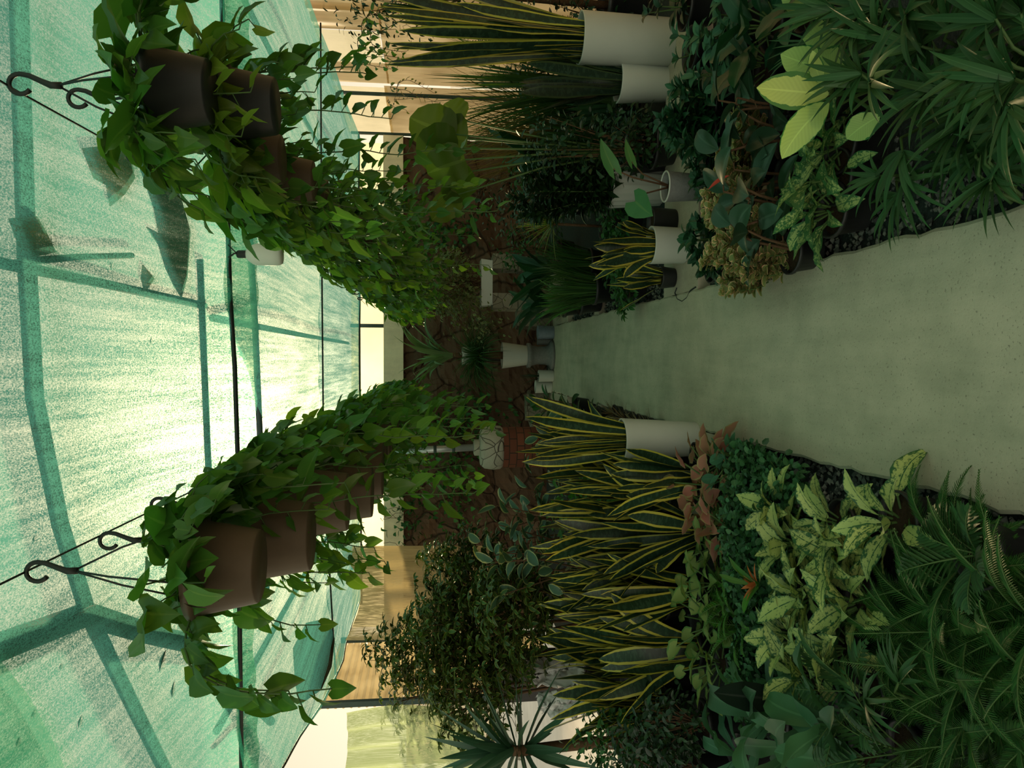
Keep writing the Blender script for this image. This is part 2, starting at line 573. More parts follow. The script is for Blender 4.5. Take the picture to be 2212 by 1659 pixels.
M['brick'] = brick_mat()
M['cap_stone'] = stone_mat('cracked_cap_stone', (.30, .29, .22), (.42, .41, .33), (.06, .05, .04), 7, .03)
M['wall_stone'] = stone_mat('brown_rock_wall', (.062, .038, .024), (.130, .084, .054), (.036, .023, .015), 2.3, .04)
M['rock'] = stone_mat('grey_rock', (.12, .11, .08), (.25, .23, .17), (.05, .045, .03), 9, .03)


def concrete(name, c1, c2, stain=.35, scale=4):
    k = NT(name)
    co = k.coord('Object')
    a = k.noise(co, scale, 6, .65)
    b_ = k.noise(k.mapping(co, (9, 1.1, 1)), 1.0, 5, .6)
    f = k.noise(co, 110, 3, .7)
    m = k.math('ADD', k.math('MULTIPLY', a, .55), k.math('MULTIPLY', b_, .45))
    col = k.ramp(m, [(.34, c2), (.58, c1)])
    spot = k.math('MULTIPLY', k.math('LESS_THAN', f, .36), stain)
    col = k.mix(spot, col, tuple(x * .35 for x in c2))
    b = k.bsdf(col, .88, .2)
    k.bump(b, k.math('ADD', f, a), .25, .004)
    return k.done(b.outputs[0])


M['path'] = concrete('path_concrete', (.465, .43, .325), (.325, .32, .235), .6)
M['concrete'] = concrete('grey_concrete', (.44, .39, .30), (.30, .27, .20))
M['coping'] = concrete('coping_concrete', (.82, .70, .50), (.62, .53, .38))
M['soil_floor'] = plain_mat('dark_gravel_soil', (.035, .045, .042), .95, .1, 0, 70, .6, .8)
M['gravel'] = None
k = NT('gravel_stone')
at = k.n('ShaderNodeAttribute', attribute_name='rnd')
b = k.bsdf(k.ramp(at.outputs['Fac'], [(0, (.045, .055, .052)), (.6, (.12, .135, .12)), (1, (.25, .26, .22))]), .85, .2)
M['gravel'] = k.done(b.outputs[0])
M['yard'] = plain_mat('pale_yard_ground', (.74, .66, .54), .9, .1, 0, 2, .25)


def net_mat(name, col, hole, tint=(1, 1, 1), streak=45.0):
    """Knitted shade net: yarn that lets light through, small holes between, slack lines along the run of the cloth."""
    k = NT(name)
    co = k.coord('Object')
    st = k.noise(k.mapping(co, (streak, 1.3, 1)), 1.0, 4, .65)
    st2 = k.noise(k.mapping(co, (9, .8, 1)), 1.0, 3, .6)
    fine = k.noise(k.mapping(co, (240, 110, 1)), 1.0, 2, .8)
    mesh = k.n('ShaderNodeTexWave', wave_type='BANDS', bands_direction='Y', wave_profile='SIN')
    k.link(co, mesh.inputs['Vector'])
    mesh.inputs['Scale'].default_value = 55
    mesh.inputs['Distortion'].default_value = 1.0
    s = k.math('ADD', k.math('MULTIPLY', k.math('SUBTRACT', st, .5), .9), k.math('MULTIPLY', k.math('SUBTRACT', st2, .5), .8))
    s = k.math('ADD', s, k.math('MULTIPLY', k.math('SUBTRACT', fine, .5), 2.4))
    s = k.math('ADD', s, k.math('MULTIPLY', k.math('SUBTRACT', mesh.outputs['Fac'], .5), .18))
    h = k.math('ADD', s, hole, True)
    tr = k.n('ShaderNodeBsdfTranslucent')
    tr.inputs[0].default_value = (*col, 1)
    df = k.n('ShaderNodeBsdfDiffuse')
    df.inputs[0].default_value = (*(a * .6 for a in col), 1)
    yarn = k.mixsh(.22, tr.outputs[0], df.outputs[0])
    tp = k.n('ShaderNodeBsdfTransparent')
    tp.inputs[0].default_value = (*tint, 1)
    return k.done(k.mixsh(h, yarn, tp.outputs[0]))


M['net'] = net_mat('green_shade_net', (.15, .50, .36), .29, (.93, 1.0, .87))
M['net_far'] = net_mat('far_shade_net', (.11, .38, .30), .17, (.85, 1.0, .92))
M['net_olive'] = net_mat('olive_shade_cloth', (.50, .60, .30), .14, (.9, 1.0, .75))
M['net_beige'] = net_mat('beige_shade_cloth', (.46, .38, .22), .06, (1, .95, .8))


def fibre_mat(name, col, clear, tint, scale=(1, 30, .6)):
    k = NT(name)
    co = k.coord('Object')
    a = k.noise(k.mapping(co, scale), 1.0, 3, .6)
    c = k.noise(co, 1.6, 3)
    cc = k.mix(k.math('ADD', k.math('MULTIPLY', a, .6), k.math('MULTIPLY', c, .5)), tuple(x * .45 for x in col), tuple(min(1, x * 1.35) for x in col))
    tr = k.n('ShaderNodeBsdfTranslucent')
    k.link(cc, tr.inputs[0])
    df = k.bsdf(cc, .35, .4)
    yarn = k.mixsh(.3, tr.outputs[0], df.outputs[0])
    tp = k.n('ShaderNodeBsdfTransparent')
    tp.inputs[0].default_value = (*tint, 1)
    f = k.math('ADD', k.math('MULTIPLY', k.math('SUBTRACT', c, .45), .9), clear, True)
    return k.done(k.mixsh(f, yarn, tp.outputs[0]))


M['fibre'] = fibre_mat('aged_fibreglass', (.60, .41, .21), .10, (1, .86, .55))
M['fibre_back'] = fibre_mat('bright_fibreglass', (.9, .74, .46), .62, (1, .92, .70))
M['fibre_glare'] = fibre_mat('glare_fibreglass', (.85, .68, .40), .72, (1, .9, .66))  # clearer than the wall sheets, stands in for sun glare on them
M['corrugated'] = fibre_mat('corrugated_fibreglass', (.72, .52, .24), .10, (1, .85, .5), (1, .6, 9))
M['tarp'] = plain_mat('white_tarpaulin', (.62, .60, .56), .7, .2, 0, 5, .12)


# ------------------------------------------------------------------ things
def tag(o, label, cat, group=None, kind=None):
    if label:
        o['label'] = label
    if cat:
        o['category'] = cat
    if group:
        o['group'] = group
    if kind:
        o['kind'] = kind
    return o


def thing(name, label, cat, loc=(0, 0, 0), group=None):
    o = bpy.data.objects.new(name, None)
    COL.objects.link(o)
    o.location = loc
    o.empty_display_size = .1
    return tag(o, label, cat, group)


def struct(name, mb, mat, smooth=False, parent=None):
    o = mb.build(name, mat, parent, smooth)
    o['kind'] = 'structure'
    return o


# ------------------------------------------------------------------ the setting
YB = 10.3                     # back wall
XR = 3.0                      # right wall
XL = -3.7                     # left side of the bed

mb = MB()
box(mb, (0, 4.6, -.16), (6.9, 12.4, .2))
struct('floor', mb, M['soil_floor'])
mb = MB()
box(mb, (0, 12, -.3), (90, 90, .2))
struct('ground', mb, M['yard'])

# concrete path with a broken edge, and the cross slabs beside it
rg = np.random.default_rng(3)
ys = np.linspace(-.6, 9.75, 140)
mb = MB()
G = np.zeros((len(ys), 10, 3))
for i, y in enumerate(ys):
    l = -.415 + rg.normal(0, .005)
    r = .415 + rg.normal(0, .005)
    xs = [l, l, l + .012, -.2, 0, .1, .2, r - .012, r, r]
    zs = [-.06, .012, .02, .02, .02, .02, .02, .02, .012, -.06]
    G[i, :, 0], G[i, :, 1], G[i, :, 2] = xs, y, zs
sheet(mb, G)
mb.add(G[-1][[0, 1, 8, 9]], [(0, 1, 2, 3)])
o = struct('trim_1', mb, M['path'])
o.name = 'path'
mb = MB()
tube(mb, [tuple(at_z(u, v, .0175)) for u, v in ((1462, 622), (1458, 633), (1464, 646), (1474, 651), (1484, 643), (1491, 628), (1503, 620))], .0045, 5)
o2 = mb.build('crack', M['wire'], o)
mb = MB()
box(mb, (1.3, 4.64, -.035), (1.77, .64, .1))
struct('path_slab', mb, M['concrete'])
mb = MB()
box(mb, (-.7, 4.15, -.035), (.57, .52, .1))
struct('path_slab', mb, M['concrete'])
mb = MB()
box(mb, (.75, 9.1, -.04), (.66, 1.3, .1))
box(mb, (-.75, 9.1, -.04), (.66, 1.3, .1))
box(mb, (.55, 7.0, -.04), (.27, .2, .1))
box(mb, (-.55, 6.9, -.04), (.27, .2, .1))
struct('path_slab', mb, M['concrete'])

# loose gravel along both sides of the path
rg = np.random.default_rng(5)
N = 5200
yy = 1.5 + 7.5 * rg.random(N) ** 1.6
side = rg.choice([-1, 1], N)
xx = side * (.43 + np.abs(rg.normal(0, .15, N)))
ok = ~((np.abs(yy - 4.45) < .42) & (np.abs(xx) < 2.2))
yy, xx = yy[ok], xx[ok]
N = len(yy)
r = rg.uniform(.006, .016, N)
oct_v = np.array([(1, 0, 0), (.2, 1, 0), (-1, .1, 0), (-.1, -1, 0), (0, 0, .8), (0, 0, -.8)])
oct_f = np.array([(0, 1, 4), (1, 2, 4), (2, 3, 4), (3, 0, 4), (1, 0, 5), (2, 1, 5), (3, 2, 5), (0, 3, 5)])
ang = rg.random(N) * 6.28
V = oct_v[None] * r[:, None, None] * rg.uniform(.7, 1.3, (N, 6, 1))
V = np.stack([V[..., 0] * np.cos(ang)[:, None] - V[..., 1] * np.sin(ang)[:, None], V[..., 0] * np.sin(ang)[:, None] + V[..., 1] * np.cos(ang)[:, None], V[..., 2]], -1)
V += np.stack([xx, yy, -.055 + r * .6], -1)[:, None, :]
mb = MB()
mb.add(V.reshape(-1, 3), (oct_f[None] + (np.arange(N) * 6)[:, None, None]).reshape(-1, 3), None, np.repeat(rg.random(N), 6))
tag(mb.build('gravel', M['gravel'], None, False), 'dark grey loose gravel along both edges of the concrete path', 'gravel', None, 'stuff')

# back wall: rock, a concrete coping, fibreglass above
mb = MB()
n1, n2 = 90, 40
X, Z = np.meshgrid(np.linspace(-3.75, 2.95, n1), np.linspace(-.1, 1.92, n2), indexing='ij')
rg = np.random.default_rng(8)
bumpy = .06 * np.sin(X * 5 + 2 * np.sin(Z * 4)) * np.sin(Z * 7 + np.sin(X * 3)) + rg.normal(0, .012, X.shape)
G = np.stack([X, YB + .05 + bumpy, Z], -1)
sheet(mb, G)
box(mb, (-.4, YB + .35, .91), (6.7, .4, 2.02))
struct('wall_back', mb, M['wall_stone'], False)
mb = MB()
box(mb, (-.4, YB + .2, 2.03), (6.7, .5, .26))
struct('trim_2', mb, M['coping'])
mb = MB()
G = np.stack(np.broadcast_arrays(np.linspace(-3.75, 2.95, 60)[:, None], YB + .35, np.linspace(2.14, 2.62, 6)[None, :]), -1)
sheet(mb, G)
win = struct('window_1', mb, M['fibre_back'])
mb = MB()
for x in (-2.9, -1.2, .45, 1.9):
    box(mb, (x, YB + .33, 2.38), (.05, .05, .5))
struct('window_frame', mb, M['pipe'], False, win)
# house roof edge / bank far beyond the back wall
mb = MB()
box(mb, (-6, 21, 1.0), (9, 3, 2.2))
struct('wall_far', mb, M['coping'])

# right wall: aged fibreglass sheets on posts
mb = MB()
for y0, y1, x, z0, z1 in ((-.5, 4.0, XR + .02, -.05, 2.62), (3.9, 6.75, XR, -.05, 2.62), (6.7, 8.6, XR + .03, -.05, 2.02), (6.7, 7.25, XR + .03, 2.0, 2.62), (8.0, 8.6, XR + .03, 2.0, 2.62), (8.55, YB + .1, XR, -.05, 2.06)):
    Y = np.linspace(y0, y1, 40)
    G = np.stack(np.broadcast_arrays((x + .012 * np.sin(Y * 22))[:, None], Y[:, None], np.linspace(z0, z1, 20)[None, :]), -1)
    sheet(mb, G)
wr = struct('wall_right', mb, M['fibre'])
mb = MB()
for y in (8.75, YB - .03):
    box(mb, (XR - .03, y, 1.28), (.03, .04, 2.6))
struct('wall_post', mb, M['pipe'], False, wr)
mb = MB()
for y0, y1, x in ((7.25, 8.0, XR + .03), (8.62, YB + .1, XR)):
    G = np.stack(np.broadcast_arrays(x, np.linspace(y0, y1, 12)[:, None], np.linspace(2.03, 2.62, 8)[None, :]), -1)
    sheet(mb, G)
struct('glare_panel', mb, M['fibre_glare'])  # panels added to imitate sun glare on the fibreglass wall
# left wall: corrugated fibreglass on a low kerb
mb = MB()
Z = np.linspace(.05, 2.75, 150)
Y = np.linspace(8.3, YB - .05, 12)
G = np.stack(np.broadcast_arrays((XL - .1 + .014 * np.sin(Z * 75))[None, :], Y[:, None], Z[None, :]), -1)
sheet(mb, G)
wl = struct('wall_left', mb, M['corrugated'])
mb = MB()
for y in (8.3, YB - .1):
    box(mb, (XL - .06, y, 1.35), (.06, .06, 2.75))
struct('wall_post', mb, M['pipe'], False, wl)

# ------------------------------------------------------------------ shade net
YN = [-.8, 0, 2, 3.2, 3.7, 3.9, 3.99]
ZN = [2.86, 2.85, 2.80, 2.71, 2.645, 2.575, 2.47]


def net_z(x, y):
    s = np.interp(y, YN, ZN)
    return s + .012 * np.sin(x * 2.3 + y) - .01 * np.cos(y * 3 + x)


def at_net(u, v, off=0.0):
    for y in np.linspace(.4, 3.9, 800):
        p = at_y(u, v, y)
        if p.z >= net_z(p.x, y) + off:
            return p
    return at_y(u, v, 3.9)


rg = np.random.default_rng(12)
mb = MB()
Y = np.concatenate([np.linspace(-.8, 3.0, 30), np.linspace(3.05, 3.99, 28)])
X = np.linspace(-2.9, 2.96, 160)
GX, GY = np.meshgrid(X, Y, indexing='ij')
GZ = net_z(GX, GY)
fold = np.clip((GY - 2.7) / 1.2, 0, 1)
GZ = GZ + fold * .006 * np.sin(GX * 26 + 3 * np.sin(GX * 3))
GZ += np.interp(GX, [-2.9, -1.5, 1.6, 2.96], [-.03, 0, 0, .03]) * fold
G = np.stack([GX, GY, GZ], -1)
sheet(mb, G)
tag(mb.build('shade_net', M['net']), 'large near sheet of green shade net overhead in front of the black cable', 'shade net', 'shade net roof sheets')

# middle sheet, open in a wedge where the sun glares through; its left edge droops
yf_x = [-3.2, -1.45, -.8, .02, 3.1]
yf_y = [3.84, 3.84, 4.95, 3.84, 3.84]
edge_y = [3.9, 4.3, 5.0, 6.0, 7.2, 7.8, 9.0, 10.4]
edge_x = [-2.3, -2.33, -2.48, -2.72, -2.86, -2.93, -3.1, -3.3]
edge_z = [2.47, 2.42, 2.43, 2.42, 2.38, 2.42, 2.46, 2.50]


def roof_grid(y0f, y1, nx, ny, zc):
    G = np.zeros((nx, ny, 3))
    for i, a in enumerate(np.linspace(0, 1, nx)):
        for j, b_ in enumerate(np.linspace(0, 1, ny)):
            xg = -2.8 + a * 5.8
            y = y0f(xg) + (y1 - y0f(xg)) * b_
            xl = np.interp(y, edge_y, edge_x)
            zl = np.interp(y, edge_y, edge_z)
            x = xl + (XR - .06 - xl) * a
            z = zl + (zc(y) - zl) * (1 - (1 - min(1, a / .3)) ** 2)
            z += .006 * math.sin(x * 17 + 2 * math.sin(x * 2.2)) * math.exp(-4 * b_) + .012 * math.sin(x * 3 + y * 2) - .03 * math.sin(PI * b_) * .5
            G[i, j] = (x, y, z)
    return G


mb = MB()
sheet(mb, roof_grid(lambda x: np.interp(x, yf_x, yf_y), 7.02, 130, 30, lambda y: np.interp(y, [3.9, 7.0], [2.565, 2.55])))
tag(mb.build('shade_net', M['net']), 'middle sheet of green shade net behind the black cable, sagging at its outer edge', 'shade net', 'shade net roof sheets')
mb = MB()
sheet(mb, roof_grid(lambda x: 7.0, YB + .12, 80, 20, lambda y: np.interp(y, [7, 10.4], [2.55, 2.48])))
tag(mb.build('shade_net', M['net_far']), 'farthest sheet of darker teal shade net above the rock wall', 'shade net', 'shade net roof sheets')

# cables that carry the net
def cable(pts, r, label, mat=None):
    mb = MB()
    tube(mb, pts, r, 6)
    return tag(mb.build('roof_cable', mat or M['wire']), label, 'cable', 'roof cables')


cable([at_y(478, -60, 3.9), at_y(486, 300, 3.88), at_y(497, 640, 3.9), at_y(507, 790, 3.9), at_y(514, 1000, 3.9), at_y(517, 1300, 3.9), at_y(523, 1750, 3.9)], .012, 'thick black cable stretched across under the near green net')
cable([(-2.95, 7.0, 2.42), (-1, 7.0, 2.52), (1, 7.0, 2.53), (2.98, 7.0, 2.53)], .008, 'thin dark cable under the far teal net')
cable([(-3.3, YB - .02, 2.46), (0, YB - .04, 2.475), (2.95, YB - .02, 2.48)], .014, 'dark cable along the top of the bright wall band')
ey = np.array([3.95, 4.3, 5.0, 6.0, 7.2, 7.8, 9.0, 10.3])
cable([(np.interp(y, edge_y, edge_x), y, np.interp(y, edge_y, edge_z) - .004) for y in np.linspace(3.95, 10.3, 24)], .008, 'dark hem cord along the sagging outer edge of the net')

# pipes and struts of the roof frame, above the net
def strut(px, r, label, off=.07):
    mb = MB()
    tube(mb, [at_net(u, v, off) for u, v in px], r, 8)
    tag(mb.build('roof_pipe', M['pipe']), label, 'pipe', 'roof pipes seen through the net')


strut([(40, -40), (48, 250), (58, 560), (75, 860), (130, 1130), (190, 1325), (290, 1530), (375, 1700)], .028, 'long bowed pipe above the near net crossing all of it')
strut([(-60, 556), (0, 568), (220, 612), (440, 660)], .018, 'thin straight pipe above the net that meets the bowed pipe near the middle')
strut([(-60, 1416), (0, 1398), (190, 1326)], .045, 'thick pipe above the net ending at the bowed pipe joint')
strut([(190, 1328), (310, 1365), (432, 1395)], .045, 'thick short pipe running from the joint towards the black cable')
strut([(45, 565), (160, 556), (285, 552)], .012, 'thinnest pipe above the net beside the brown scrap', .06)
strut([(432, 560), (440, 760), (448, 960), (455, 1100)], .016, 'pipe above the net close in front of the black cable', .05)
for pts, r, lab in (([(4.62, 1.4), (4.9, .2), (5.2, -1.6)], .02, 'pipe above the middle net sheet crossing behind the bulb'),
                    ([(4.0, -1.6), (5.3, -2.5)], .03, 'slanting pipe above the sagging edge of the middle net')):
    mb = MB()
    tube(mb, [(x, y, 2.66) for y, x in pts], r, 8)
    tag(mb.build('roof_pipe', M['pipe']), lab, 'pipe', 'roof pipes seen through the net')
for x in (-1.9, .2, 2.1):
    mb = MB()
    tube(mb, [(x, 3.95, 2.66), (x, 7, 2.66), (x, 10.2, 2.62)], .02, 8)
    tag(mb.build('roof_pipe', M['pipe']), {-1.9: 'lengthwise pipe above the net on the snake plant side', .2: 'lengthwise pipe above the net over the path', 2.1: 'lengthwise pipe above the net by the fibreglass wall'}[x], 'pipe', 'roof pipes seen through the net')


def scrap(poly, label, name='cloth_scrap', mat='litter', off=.02, cat='scrap', fn=None):
    """An irregular piece lying on the net."""
    pts = [(fn or at_net)(u, v, off) for u, v in poly]
    c = sum(pts, Vector()) / len(pts)
    mb = MB()
    n = len(pts)
    V = [tuple(p) for p in pts] + [tuple(p + Vector((0, 0, .006))) for p in pts]
    mb.add(V, [(i, (i + 1) % n, (i + 1) % n + n, i + n) for i in range(n)])
    mb.f.append(np.array([tuple(range(n - 1, -1, -1))]))
    mb.f.append(np.array([tuple(range(n, 2 * n))]))
    tag(mb.build(name, M[mat], None, False), label, cat)


M['scrap_grey'] = net_mat('dirty_grey_cloth', (.13, .17, .12), .08)
M['scrap_brown'] = net_mat('dirty_brown_cloth', (.20, .22, .11), .14)
M['net_double'] = net_mat('doubled_shade_net', (.45, .62, .50), .62, (.85, 1, .9))
scrap([(270, 285), (330, 330), (365, 355), (395, 440), (412, 500), (405, 600), (393, 642), (378, 618), (360, 580), (345, 530), (318, 490), (345, 505), (335, 450), (318, 400), (300, 350)], 'long ragged grey scrap of cloth lying on the net behind the near hanging pots', 'cloth_scrap', 'scrap_grey')
scrap([(180, 320), (260, 312), (285, 345), (292, 385), (270, 420), (240, 445), (232, 400), (205, 385)], 'brownish clump of leaf litter on the net beside the near hanging pots', 'leaf_litter', 'scrap_brown', .02, 'litter')
scrap([(22, 472), (80, 467), (100, 500), (122, 545), (70, 556), (50, 545), (40, 520)], 'square brown scrap of cloth on the net near the top edge', 'cloth_scrap', 'scrap_brown')
scrap([(310, 572), (334, 602), (314, 632), (307, 600)], 'small brown diamond scrap on the net beside the long grey scrap', 'cloth_scrap', 'scrap_brown')
scrap([(-60, 1380), (0, 1425), (60, 1500), (110, 1590), (140, 1659), (150, 1720), (-100, 1720)], 'doubled dark green piece of net in the near corner of the roof', 'net_patch', 'net_double', .03, 'shade net')
for i, (u, v, a, l) in enumerate([(170, 1573, .4, 22), (345, 1450, .7, 40), (372, 1506, .2, 30), (240, 583, .1, 14), (325, 743, .3, 14), (72, 1550, .2, 14), (36, 1613, .5, 16), (130, 1447, .3, 12), (330, 1310, 1.3, 14), (72, 1172, .2, 14)]):
    p = at_net(u, v, .004)
    mb = MB()
    L = l / 1640 * (p - Vector((0, 0, 1.6))).length
    leaves(mb, [tuple(p)], a, 0, .2, L, L * .45, 'lance', 5, 3)
    tag(mb.build('fallen_leaf', M['litter']), ['large round dead leaf on the net by the corner patch', 'long dead leaf on the net above the sagging edge', 'second long dead leaf nearer the sagging edge of the net', 'tiny dead leaf on the net beside the thin straight pipe', 'small dead leaf alone in the middle of the near net', 'small dead leaf on the net beside the doubled patch', 'dead leaf lying under the doubled net patch', 'small dead leaf just off the thick pipe', 'thin dead leaf on the net beside the joint of pipes', 'small dead leaf on the net by the bowed pipe over the hooks'][i], 'leaf', 'dead leaves on the net')
mb = MB()
pts = [(640, 1400), (668, 1345), (715, 1335), (728, 1380), (722, 1440), (700, 1490), (655, 1522), (645, 1470)]
P = [at_y(u, v, np.interp(v, [1335, 1380, 1440, 1522], [7.3, 7.0, 6.4, 5.7])) for u, v in pts]
c = sum(P, Vector()) / len(P)
n = len(P)
mb.add([tuple(p + Vector((0, 0, .02))) for p in P] + [tuple(p + Vector((0, 0, .03))) for p in P], [(i, (i + 1) % n, (i + 1) % n + n, i + n) for i in range(n)])
mb.f.append(np.array([tuple(range(n - 1, -1, -1))]))
mb.f.append(np.array([tuple(range(n, 2 * n))]))
tag(mb.build('leaf_litter', M['litter'], None, False), 'dark mat of rotting litter on the sagging edge of the net', 'litter')

# hanging cloths on the open left side
def hang_cloth(name, corners, mat, label, sagtop=0.0, sagside=0.0):
    (u0, v0, y0), (u1, v1, y1), (u2, v2, y2), (u3, v3, y3) = corners      # top a, top b, bottom b, bottom a
    A, B, C_, D = at_y(u0, v0, y0), at_y(u1, v1, y1), at_y(u2, v2, y2), at_y(u3, v3, y3)
    mb = MB()
    n, m = 40, 30
    G = np.zeros((n, m, 3))
    for i, a in enumerate(np.linspace(0, 1, n)):
        for j, b_ in enumerate(np.linspace(0, 1, m)):
            p = (A * (1 - a) + B * a) * (1 - b_) + (D * (1 - a) + C_ * a) * b_
            p = p + Vector((0, .03 * math.sin(a * 26 + b_ * 2), -sagtop * math.sin(PI * a) * (1 - b_)))
            p.x += sagside * math.sin(PI * b_) * (1 - a)
            G[i, j] = p
    sheet(mb, G)
    tag(mb.build(name, M[mat]), label, 'cloth')


hang_cloth('shade_curtain', [(748, 1540, 6.6), (735, 1720, 5.6), (1075, 1720, 5.6), (1040, 1560, 6.6)], 'net_olive', 'olive green shade cloth hung as a curtain at the open side behind the spiky plant', .03, .10)
hang_cloth('shade_curtain', [(725, 1180, 9.2), (745, 1385, 7.8), (1060, 1385, 7.8), (1060, 1180, 9.2)], 'net_beige', 'beige cloth hung behind the bushy tree with a curved top', .22)


# ------------------------------------------------------------------ pots
U = lambda rg, a, b, n=None: rg.uniform(a, b, n)


def nursery_pot(parent, r, h, z=0.0, mat='pot_black', soil=True, name='pot'):
    mb = MB()
    lathe(mb, [(.001, z), (r * .72, z), (r * .74, z + .004), (r * .94, z + h * .86), (r * 1.03, z + h * .87), (r * 1.05, z + h), (r * .97, z + h), (r * .93, z + h * .86), (r * .9, z + h * .8)], 24)
    o = mb.build(name, M[mat], parent)
    if soil:
        sb = MB()
        lathe(sb, [(r * .915, z + h * .82), (r * .5, z + h * .87), (.001, z + h * .88)], 18)
        sb.build('soil', M['soil'], parent)
    return o


def cyl_pot(parent, r, h, z=0.0, mat='pot_white', taper=.9, flute=0, depth=0, lip=.012, soil=True):
    mb = MB()
    lathe(mb, [(.001, z), (r * taper * .97, z), (r * taper, z + .008), (r * .995, z + h - .006), (r, z + h), (r - lip, z + h), (r - lip - .004, z + h * .84)], 64 if flute else 40, flute, depth)
    o = mb.build('pot', M[mat], parent)
    if soil:
        sb = MB()
        lathe(sb, [(r - lip - .003, z + h * .86), (r * .4, z + h * .9), (.001, z + h * .9)], 20)
        sb.build('soil', M['soil'], parent)
    return o


# ------------------------------------------------------------------ plants: each fills leaf and stem builders around (0, 0, z0)
def p_snake(F, S, rg, z0, H, r=.09, n=12, W=.06, lean=.16):
    az = rg.random(n) * 2 * PI
    rr = r * np.sqrt(rg.random(n))
    P = np.stack([rr * np.cos(az), rr * np.sin(az), np.full(n, z0)], -1)
    leaves(F, P, az, PI / 2 - np.abs(rg.normal(0, lean, n)) - .03, rg.normal(.05, lean, n), H * (1 - .5 * rg.random(n) ** 1.6), W * U(rg, .75, 1.2, n), 'strap', 14, 3, .10, U(rg, -1.5, 1.5, n), rg.normal(0, .8, n), 0, .05, rg)


def p_pothos_top(F, S, rg, z0, r, n, L=.118):
    az = rg.random(n) * 2 * PI
    rr = r * U(rg, .1, .95, n)
    pl = U(rg, .04, .13, n)
    el = U(rg, .0, 1.3, n)
    foot = np.stack([rr * np.cos(az), rr * np.sin(az), np.full(n, z0)], -1)
    tip = foot + np.stack([np.cos(az) * np.cos(el) * pl, np.sin(az) * np.cos(el) * pl, np.sin(el) * pl], -1)
    for a, b_ in zip(foot, tip):
        tube(S, [a, (a + b_) / 2 + np.array((0, 0, .012)), b_], .0022, 4, False)
    s = U(rg, .6, 1.25, n)
    leaves(F, tip, az + rg.normal(0, .5, n), U(rg, -.7, .7, n), U(rg, .3, 1.2, n), L * s, L * .78 * s, 'heart', 7, 5, .14, rg.normal(0, .4, n), 0, .16, .05, rg)


def vine(F, S, rg, p0, az, length, L=.085, step=.036, out=.03, wob=.03):
    n = max(4, int(length / .04))
    p = np.array(p0, float)
    pts = [p.copy()]
    d = np.array((math.cos(az), math.sin(az), .25))
    drift = rg.normal(0, wob, 2)
    for i in range(n):
        f = min(1, i / 3.5)
        d = d * (1 - .4 * f) + np.array((drift[0] + math.cos(az) * out * .5, drift[1] + math.sin(az) * out * .5, -1)) * (.4 * f + .1)
        d[:2] += rg.normal(0, .10, 2)
        d /= np.linalg.norm(d)
        p = p + d * (length / n)
        pts.append(p.copy())
    pts = np.array(pts)
    tube(S, pts, np.linspace(.0032, .0018, len(pts)), 5, False)
    m = max(3, int(length / step))
    tt = np.linspace(.06, 1, m) * (len(pts) - 1)
    P = np.stack([np.interp(tt, np.arange(len(pts)), pts[:, k_]) for k_ in range(3)], -1)
    a = az + np.where(np.arange(m) % 2, 1, -1) * U(rg, .5, 1.5, m) + rg.normal(0, .4, m)
    pl = U(rg, .012, .035, m)
    tip = P + np.stack([np.cos(a) * pl, np.sin(a) * pl, -pl * .4], -1)
    for q, b_ in zip(P, tip):
        tube(S, [q, b_], .0016, 4, False)
    s = U(rg, .6, 1.2, m) * np.linspace(1.1, .7, m)
    leaves(F, tip, a, U(rg, -1.0, -.1, m), U(rg, .1, .9, m), L * s, L * .76 * s, 'heart', 6, 5, .14, rg.normal(0, .35, m), 0, .16, .04, rg)


def p_whorls(F, S, rg, z0, H, r=.09, stems=5, L=.09, W=.028, gap=.03, per=6, up=.7, start=.15, prof='lance', thick=.004, droop=.9, spread=.22):
    """Upright stems clothed in spirals of leaves."""
    H = max(.05, H - L * .45)
    for s in range(stems):
        a = rg.random() * 2 * PI
        q = r * math.sqrt(rg.random())
        h = H * U(rg, .65, 1.0)
        b0 = np.array((q * math.cos(a), q * math.sin(a), z0))
        tp = b0 + np.array((math.cos(a) * h * spread * rg.random(), math.sin(a) * h * spread * rg.random(), h))
        tube(S, [b0, (b0 + tp) / 2 + rg.normal(0, .008, 3), tp], [thick, thick * .9, thick * .7], 5, False)
        k_ = max(2, int(h * (1 - start) / gap))
        t = np.repeat(np.linspace(start, 1, k_), per)
        n = len(t)
        P = b0 + (tp - b0) * t[:, None]
        az = np.arange(n) * 2.4 + rg.normal(0, .3, n)
        leaves(F, P, az, up * (.35 + .9 * t) + rg.normal(0, .2, n), droop * U(rg, .6, 1.3, n), L * U(rg, .7, 1.15, n) * (1 - .35 * np.clip(t - .8, 0, 1) / .2), W * U(rg, .8, 1.2, n), prof, 6, 3, .16, rg.normal(0, .25, n), rg=rg)


